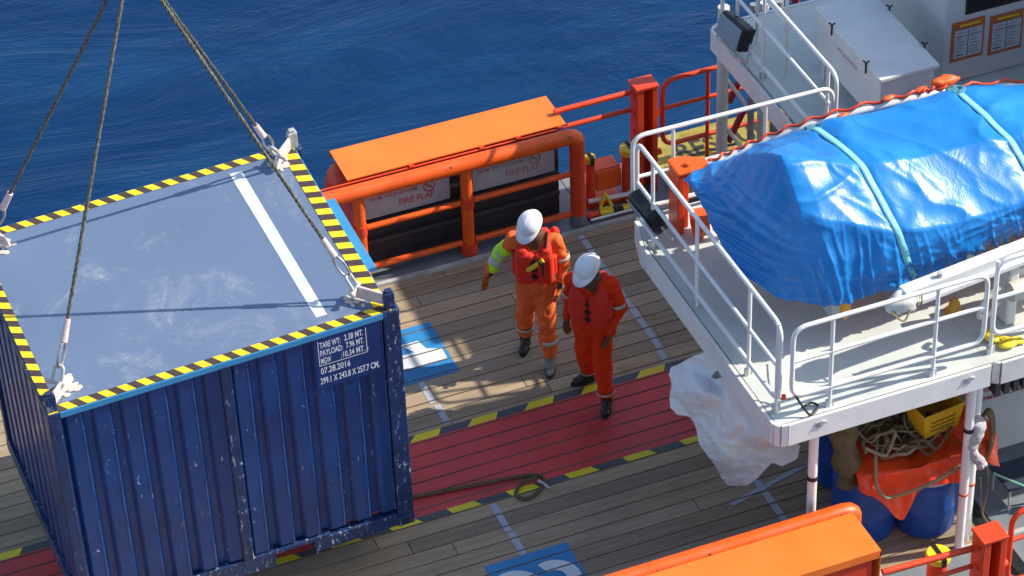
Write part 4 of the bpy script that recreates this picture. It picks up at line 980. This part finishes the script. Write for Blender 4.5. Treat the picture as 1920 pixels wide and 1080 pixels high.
# the sheet's outer skin is triangulated across its own broad side
prm = [Vector((p.x*.927-p.y*.374, p.x*.253+p.y*.565+p.z*.785)) for p in A3]
c2, _, fcs, ov, _, _ = delaunay_2d_cdt(prm, [], [tuple(range(len(OUT)))], 1, 1e-4)
bm = bmesh.new(); vv = []
for k, c_ in enumerate(c2): vv.append(bm.verts.new(A3[ov[k][0]] if ov[k] else A3[0]))
for f in fcs:
    try: bm.faces.new([vv[q] for q in f])
    except ValueError: pass
bmesh.ops.recalc_face_normals(bm, faces=bm.faces[:])
bmesh.ops.subdivide_edges(bm, edges=bm.edges[:], cuts=1, use_grid_fill=True)
for v in bm.verts:
    if not v.is_boundary: v.co += Vector([.022*noise.noise(v.co*6+Vector((q*9, 0, 0))) for q in range(3)])
bmesh.ops.subdivide_edges(bm, edges=bm.edges[:], cuts=1, use_grid_fill=True)
for _ in range(2): bmesh.ops.smooth_vert(bm, verts=bm.verts[:], factor=.35, use_axis_x=True, use_axis_y=True, use_axis_z=True)
bmesh.ops.subdivide_edges(bm, edges=bm.edges[:], cuts=2, use_grid_fill=True)
bmesh.ops.smooth_vert(bm, verts=bm.verts[:], factor=.5, use_axis_x=True, use_axis_y=True, use_axis_z=True)
for v in bm.verts: v.co += Vector((-.5, -.6, .3))*.022*((1-abs(noise.noise(v.co*6.5))*2.4)+.5*(1-abs(noise.noise(v.co*15))*2))
fr = bm.faces[:]; dup_ = bmesh.ops.duplicate(bm, geom=fr); cen_ = Vector((8.85, 18.1, 1.4))
for e in dup_['geom']:
    if isinstance(e, bmesh.types.BMVert): e.co = cen_+(e.co-cen_)*.8+Vector((.08, .14, -.02))
me = bpy.data.meshes.new('white_sheet'); bm.to_mesh(me); bm.free(); me.materials.append(SHEET); me.polygons.foreach_set('use_smooth', [True]*len(me.polygons))
o0_ = Vector((8.8, 18.0, .6)); me.transform(Matrix.Translation(-o0_)); ob = bpy.data.objects.new('white_sheet', me); C.objects.link(ob); ob.location = o0_
tag(ob, 'crumpled white plastic sheet bundled and hanging at the left edge of the platform', 'plastic sheet')

# ------------------------------------------------------------------ people
def person(org, F, J, mats, label, opt):
    F = Vector((*F, 0)).normalized(); S = Vector((-F.y, F.x, 0)); Z = Vector((0, 0, 1)); org = Vector((*org, 0))
    def W_(s, f, z): return org+S*s+F*f+Z*(z*1.025 if z > .3 else z)
    j = {k: W_(*v) for k, v in J.items()}
    R = np.array([list(S), list(F), list(Z)]).T
    t = thing('person', label, 'person', tuple(org))
    up = (j['neck']-j['pel']).normalized(); f2 = (F-up*F.dot(up)).normalized(); s2 = f2.cross(up)*-1
    if s2.dot(S) < 0: s2 = -s2
    RT = np.array([list(s2), list(f2), list(up)]).T
    hd = (opt['look'].x*S+opt['look'].y*F+opt['look'].z*Z).normalized(); hs = hd.cross(Z).normalized()*-1; hu = hs.cross(hd)
    if hu.z < 0: hu = -hu
    if hs.dot(S) < 0: hs = -hs
    RH = np.array([list(hs), list(hd), list(hu)]).T
    h = j['head']
    # body: one continuous skin
    b = Sdf(.02); b.ell(h, (.078, .098, .115), RH); b.ell(h+hd*.035-hu*.055, (.055, .062, .06), RH); b.cone(h-hu*.06-hd*.01, j['neck']-Z*.03, .056, .065)
    b.cone(h+hd*.09-hu*.012, h+hd*.112-hu*.03, .012, .017); b.ell(h+hs*.08-hu*.01, (.012, .02, .032), RH); b.ell(h-hs*.08-hu*.01, (.012, .02, .032), RH)
    b.ell(h+hd*.088-hu*.066, (.026, .012, .012), RH)
    b.cone(j['neck'], j['pel']+Z*.05, .10, .11)
    for q in 'LR':
        b.cone(j['neck']-Z*.05, j['sh'+q], .06, .055); b.cone(j['sh'+q], j['el'+q], .05, .04); b.cone(j['el'+q], j['ha'+q], .038, .026)
        b.cone(j['pel']+s2*(.09 if q == 'L' else -.09)-Z*.06, j['k'+q], .07, .055); b.cone(j['k'+q], j['a'+q], .05, .038)
    sdf_build(b, 'body', SKIN, t, .0105)
    g = MB()
    for q in (-1, 1): g.sph(h+hd*.092+hs*.031*q+hu*.01, (.013, .008, .008), 10, 8, Matrix(RH.tolist()))
    g.build('eyes', flat('eye_dark', (.05, .04, .035), .2), t, 60)
    # coverall
    c = Sdf(.035)
    ch = j['neck']*.62+j['pel']*.38-Z*.03
    c.ell(ch+F*.005, (.20, .14, .23), RT); c.ell(j['pel']+up*.10, (.18, .145, .18), RT); c.ell(j['pel']-Z*.02, (.19, .15, .15), RT)
    c.cone(j['neck']-up*.03, j['neck']-up*.09, .062, .10)
    for q in 'LR':
        c.cone(j['neck']-up*.07, j['sh'+q], .08, .082); c.cone(j['sh'+q], j['el'+q], .080, .068); wr = j['el'+q].lerp(j['ha'+q], .86); c.cone(j['el'+q], wr, .067, .054)
        hp = j['pel']+s2*(.085 if q == 'L' else -.085)-Z*.04; c.cone(hp, j['k'+q], .118, .092); c.cone(j['k'+q], j['k'+q].lerp(j['a'+q], .78), .092, .085)
    f1_ = folds(.012, opt['seed'], (14, 14, 9)); f3_ = folds(.009, opt['seed']+11, (30, 30, 26)); sdf_build(c, 'coverall', mats['suit'], t, .0095, lambda P: f1_(P)+f3_(P))
    # life vest
    v = Sdf(.025)
    for q in (-1, 1):
        v.box(ch+f2*.125+s2*.088*q-up*.045, (.092, .055, .185), .045, RT); v.box(ch+f2*.105+s2*.115*q+up*.115, (.055, .055, .07), .04, RT)
        v.cone(ch+up*.15+s2*.115*q+f2*.07, j['neck']+s2*.10*q-f2*.03-up*.005, .05, .045); v.box(ch+s2*.185*q-up*.06, (.03, .10, .12), .025, RT)
    v.box(ch-f2*.11-up*.01, (.165, .05, .20), .04, RT); v.cone(j['neck']+s2*.10-f2*.05, j['neck']-s2*.10-f2*.05, .045, .045)
    vest = sdf_build(v, 'life_vest', VEST, t, .0105, folds(.004, opt['seed']+5))
    def onv(s_, z_, off=.0):   # point on vest front
        yy = .182-.06*(abs(s_)/.17)**3+off; return ch+s2*s_+f2*yy+up*z_
    for z_ in (-.12, -.03, .05):
        g = MB(); g.tube([onv(-.13+.26*i/12, z_+.012*math.sin(i*1.3), -.012) for i in range(13)], .009, 8); bk = g.build('buckle_strap', STRAPB, vest, 60)
    g = MB(); g.tube([onv(0, -.17+.3*i/10, -.004) for i in range(11)], .006, 6); g.build('zip', STRAPB, vest, 60)
    for z_ in (-.12, -.03): MB().box(onv(.01, z_, .0), (.05, .025, .03), Matrix(RT.tolist())).build('buckle', BLACK, vest, bevel=.004)
    if opt.get('harness'):
        g = MB(); P = [ch+s2*.09+f2*.195-up*.08, ch+s2*.095+f2*.185+up*.06, j['neck']+s2*.12+f2*.06-up*.0, j['neck']+s2*.125-f2*.04+up*.01, ch+s2*.1-f2*.15+up*.05]; g.tube(spline(P), .012, 8); g.build('harness_strap', STRAPB, t, 60)
        g = MB(); P = [ch-s2*.06+f2*.195-up*.02, ch+s2*.0+f2*.205+up*.03, ch+s2*.09+f2*.19+up*.10]; g.tube(spline(P), .024, 8); g.build('yellow_lanyard', YSTR, t, 60)
        g = MB(); g.sph(ch+s2*.06+f2*.195+up*.07, (.03, .03, .03)); g.build('lanyard_clip', BLACK, t, 60)
        g = MB(); g.sph(j['shL']-f2*.05+up*.04, (.05, .05, .07), R=Matrix(RT.tolist())); g.build('vest_collar', VEST, vest, 60)
    # reflective bands
    def band(a, b_, k, r, nm='reflective_band', mt=REFL, w_=.022):
        d_ = (b_-a).normalized(); p = a.lerp(b_, k); MB().tube([p-d_*w_, p+d_*w_], r, 20, cap=False).build(nm, mt, t, 60, solid=.003)
    for q in 'LR':
        if opt.get('lime'): band(j['k'+q], j['a'+q], .45, .092)
        if not (q == 'R' and opt.get('lime')): band(j['sh'+q], j['el'+q], .8, .077)
    for q in 'LR': band(j['k'+q], j['a'+q], .74, .089, w_=.010) if not opt.get('lime') else None
    if opt.get('lime'):
        l = Sdf(.02); l.cone(j['shR'].lerp(j['elR'], .62), j['elR'], .082, .074); l.cone(j['elR'], j['elR'].lerp(j['haR'], .72), .074, .060); sdf_build(l, 'lime_sleeve', LIME, t, .0105, folds(.006, 3))
        band(j['shR'], j['elR'], .90, .080, 'sleeve_band', w_=.03); band(j['elR'], j['haR'], .42, .071, 'sleeve_band', w_=.03)
    # gloves with five fingers
    for q, (dn, pn, curl) in opt['hands'].items():
        d_ = (S*dn[0]+F*dn[1]+Z*dn[2]).normalized(); pnv = (S*pn[0]+F*pn[1]+Z*pn[2]); pnv = (pnv-d_*pnv.dot(d_)).normalized(); sd = d_.cross(pnv).normalized()
        if q == 'L': sd = -sd
        w0 = j['el'+q].lerp(j['ha'+q], .86); hp = j['ha'+q]; gl = Sdf(.008)
        gl.cone(w0, hp, .034, .03); Rm = np.array([list(sd), list(pnv), list(d_)]).T; gl.ell(hp+d_*.045, (.043, .02, .052), Rm)
        for i, (o_, ln) in enumerate(((.032, .062), (.011, .074), (-.011, .07), (-.031, .054))):
            a = hp+d_*.08+sd*o_; c1 = curl*(.7+.12*i); e1 = a+(d_*math.cos(c1*.5)+pnv*math.sin(c1*.5)+sd*o_*2.5)*ln*.55; e2 = e1+(d_*math.cos(c1*1.4)+pnv*math.sin(c1*1.4))*ln*.5
            gl.cone(a-d_*.02, e1, .0125, .011); gl.cone(e1, e2, .011, .0095)
        a = hp+d_*.02+sd*.035; e1 = a+(d_*.7+sd*.65+pnv*.3).normalized()*.045; e2 = e1+(d_*.95+sd*.1+pnv*.3).normalized()*.032; gl.cone(a, e1, .015, .013); gl.cone(e1, e2, .013, .010)
        go = sdf_build(gl, 'glove', mats['glove'], t, .0055)
        MB().tube([w0-(j['ha'+q]-j['el'+q]).normalized()*.02, hp], [.047, .036], 14).build('cuff', BLACK, go, 60)
    # boots
    for q in 'LR':
        a = j['a'+q]; tv = W_(*opt['toe'+q])-Vector((0, 0, 0)); td = Vector((tv.x-a.x, tv.y-a.y, 0)).normalized(); bo = Sdf(.02); gz = tv.z
        shin = (j['k'+q]-a).normalized()
        bo.cone(a+shin*.16, a, .062, .052); bo.ell(Vector((a.x, a.y, gz+.045))+td*.0, (.046, .052, .045)); bo.cone(Vector((a.x, a.y, gz+.045))-td*.03, Vector((a.x, a.y, gz+.038))+td*.13, .042, .040); bo.cone(a, Vector((a.x, a.y, gz+.07))+td*.07, .05, .04)
        bb = sdf_build(bo, 'boot', mats['boot'+q], t, .009)
        ang = math.atan2(td.y, td.x); Rz_ = Matrix.Rotation(ang, 3, 'Z'); c_ = Vector((a.x, a.y, gz+.008))+td*.05
        P = [c_+Rz_@Vector((.135*math.cos(w_)*(1 if math.cos(w_) > 0 else .9), .045*math.sin(w_)*(1.1 if math.cos(w_) > 0 else .95), 0)) for w_ in [2*PI*i/28 for i in range(28)]]
        MB().prism([p-Vector((0, 0, .007)) for p in P], (0, 0, .022)).build('sole', RUBBER, bb)
    # hard hat
    hc = h+hu*.045; g = MB(); nu, nv = 40, 16; Rm = Matrix(RH.tolist()); vs = []; fs = []
    for jj in range(nv+1):
        tt = (PI/2)*jj/nv
        for i in range(nu):
            p = 2*PI*i/nu; cx = math.cos(p); sy = math.sin(p); rr = math.sin(tt)**.85; rid = 1+.03*math.exp(-(cx*rr/.16)**2)*(1 if jj < nv-2 else 0)
            vs.append(hc+Rm@Vector((.112*rr*cx, .132*rr*sy, .108*math.cos(tt)*rid)))
    for jj in range(nv):
        for i in range(nu): fs.append((jj*nu+i, jj*nu+(i+1) % nu, (jj+1)*nu+(i+1) % nu, (jj+1)*nu+i))
    o0 = nv*nu
    for i in range(nu):
        p = 2*PI*i/nu; sy = math.sin(p); cx = math.cos(p); ex = .014+.062*max(0, sy)**1.5
        vs.append(hc+Rm@Vector(((.112+ex*.5)*cx, (.132+ex)*sy, -.006-.016*max(0, sy))))
    for i in range(nu): fs.append((o0+i, o0+(i+1) % nu, o0+nu+(i+1) % nu, o0+nu+i))
    g.add(vs, fs); hh_ = g.build('hard_hat', HELM, t, 50, solid=.004)
    g = MB(); g.tube([hc+hs*.105-hu*.01, h+hs*.07-hu*.09, h+hd*.05-hu*.125, h-hs*.07-hu*.09, hc-hs*.105-hu*.01], .005, 6); g.build('chin_strap', STRAPB, hh_, 60)
    if opt.get('mask'):
        mk = Sdf(.015); mk.ell(h+hd*.055-hu*.06, (.068, .062, .058), RH); mk.cone(h-hu*.09+hd*.01, j['neck']+f2*.03, .06, .065); sdf_build(mk, 'face_covering', MASKM, t, .009, folds(.005, 9))
        g = MB()
        for q in (-1, 1): g.sph(h+hd*.100+hs*.033*q+hu*.012, (.026, .008, .018), 12, 8, Rm)
        g.tube([h+hd*.09+hs*.06+hu*.012, h+hs*.085+hu*.012], .004, 6); g.tube([h+hd*.09-hs*.06+hu*.012, h-hs*.085+hu*.012], .004, 6); g.build('glasses', paint('grey_lens', (.2, .22, .22), .1), t, 50)
    return t
V3 = lambda *a: Vector(a)
person((8.125, 20.965), (-.42, -.91),
       dict(head=(-.02, .09, 1.66), neck=(0, .03, 1.50), shR=(-.19, .01, 1.43), elR=(-.33, -.08, 1.21), haR=(-.45, .02, 1.03), shL=(.19, .0, 1.43), elL=(.27, -.03, 1.16), haL=(.23, .10, .94),
            pel=(0, 0, .95), kR=(-.12, -.03, .52), aR=(-.13, -.20, .13), kL=(.10, .10, .52), aL=(.13, .12, .10)),
       dict(suit=CLOTH_O, glove=GLV, bootL=BOOT_G, bootR=BOOT),
       'worker in orange coverall with lime sleeve, white hard hat and yellow lanyard on the planks',
       dict(look=V3(-.40, .72, -.60), seed=2, lime=True, harness=True, toeR=(-.16, .0, .0), toeL=(.12, .4, .0),
            hands={'R': ((-.35, .35, -.8), (.6, .5, 0), .5), 'L': ((-.1, .25, -.95), (-.9, 0, 0), .9)}))
person((8.375, 20.165), (-.62, -.78),
       dict(head=(.0, .09, 1.63), neck=(0, .02, 1.48), shR=(-.19, .01, 1.41), elR=(-.25, -.10, 1.15), haR=(-.26, -.02, .92), shL=(.19, .0, 1.41), elL=(.25, -.05, 1.13), haL=(.19, .12, .93),
            pel=(0, 0, .93), kR=(-.10, -.05, .50), aR=(-.13, -.27, .12), kL=(.11, .08, .52), aL=(.14, .06, .10)),
       dict(suit=CLOTH_R, glove=GLV_B, bootL=BOOT, bootR=BOOT),
       'worker in red orange coverall, grey face covering and white hard hat, boot on red walkway',
       dict(look=V3(-.35, .75, -.58), seed=4, mask=True, toeR=(-.30, -.14, .0), toeL=(.18, .3, .0),
            hands={'R': ((0, .2, -1), (.8, .3, 0), .8), 'L': ((-.1, .4, -.9), (-.9, .2, 0), 1.0)}))
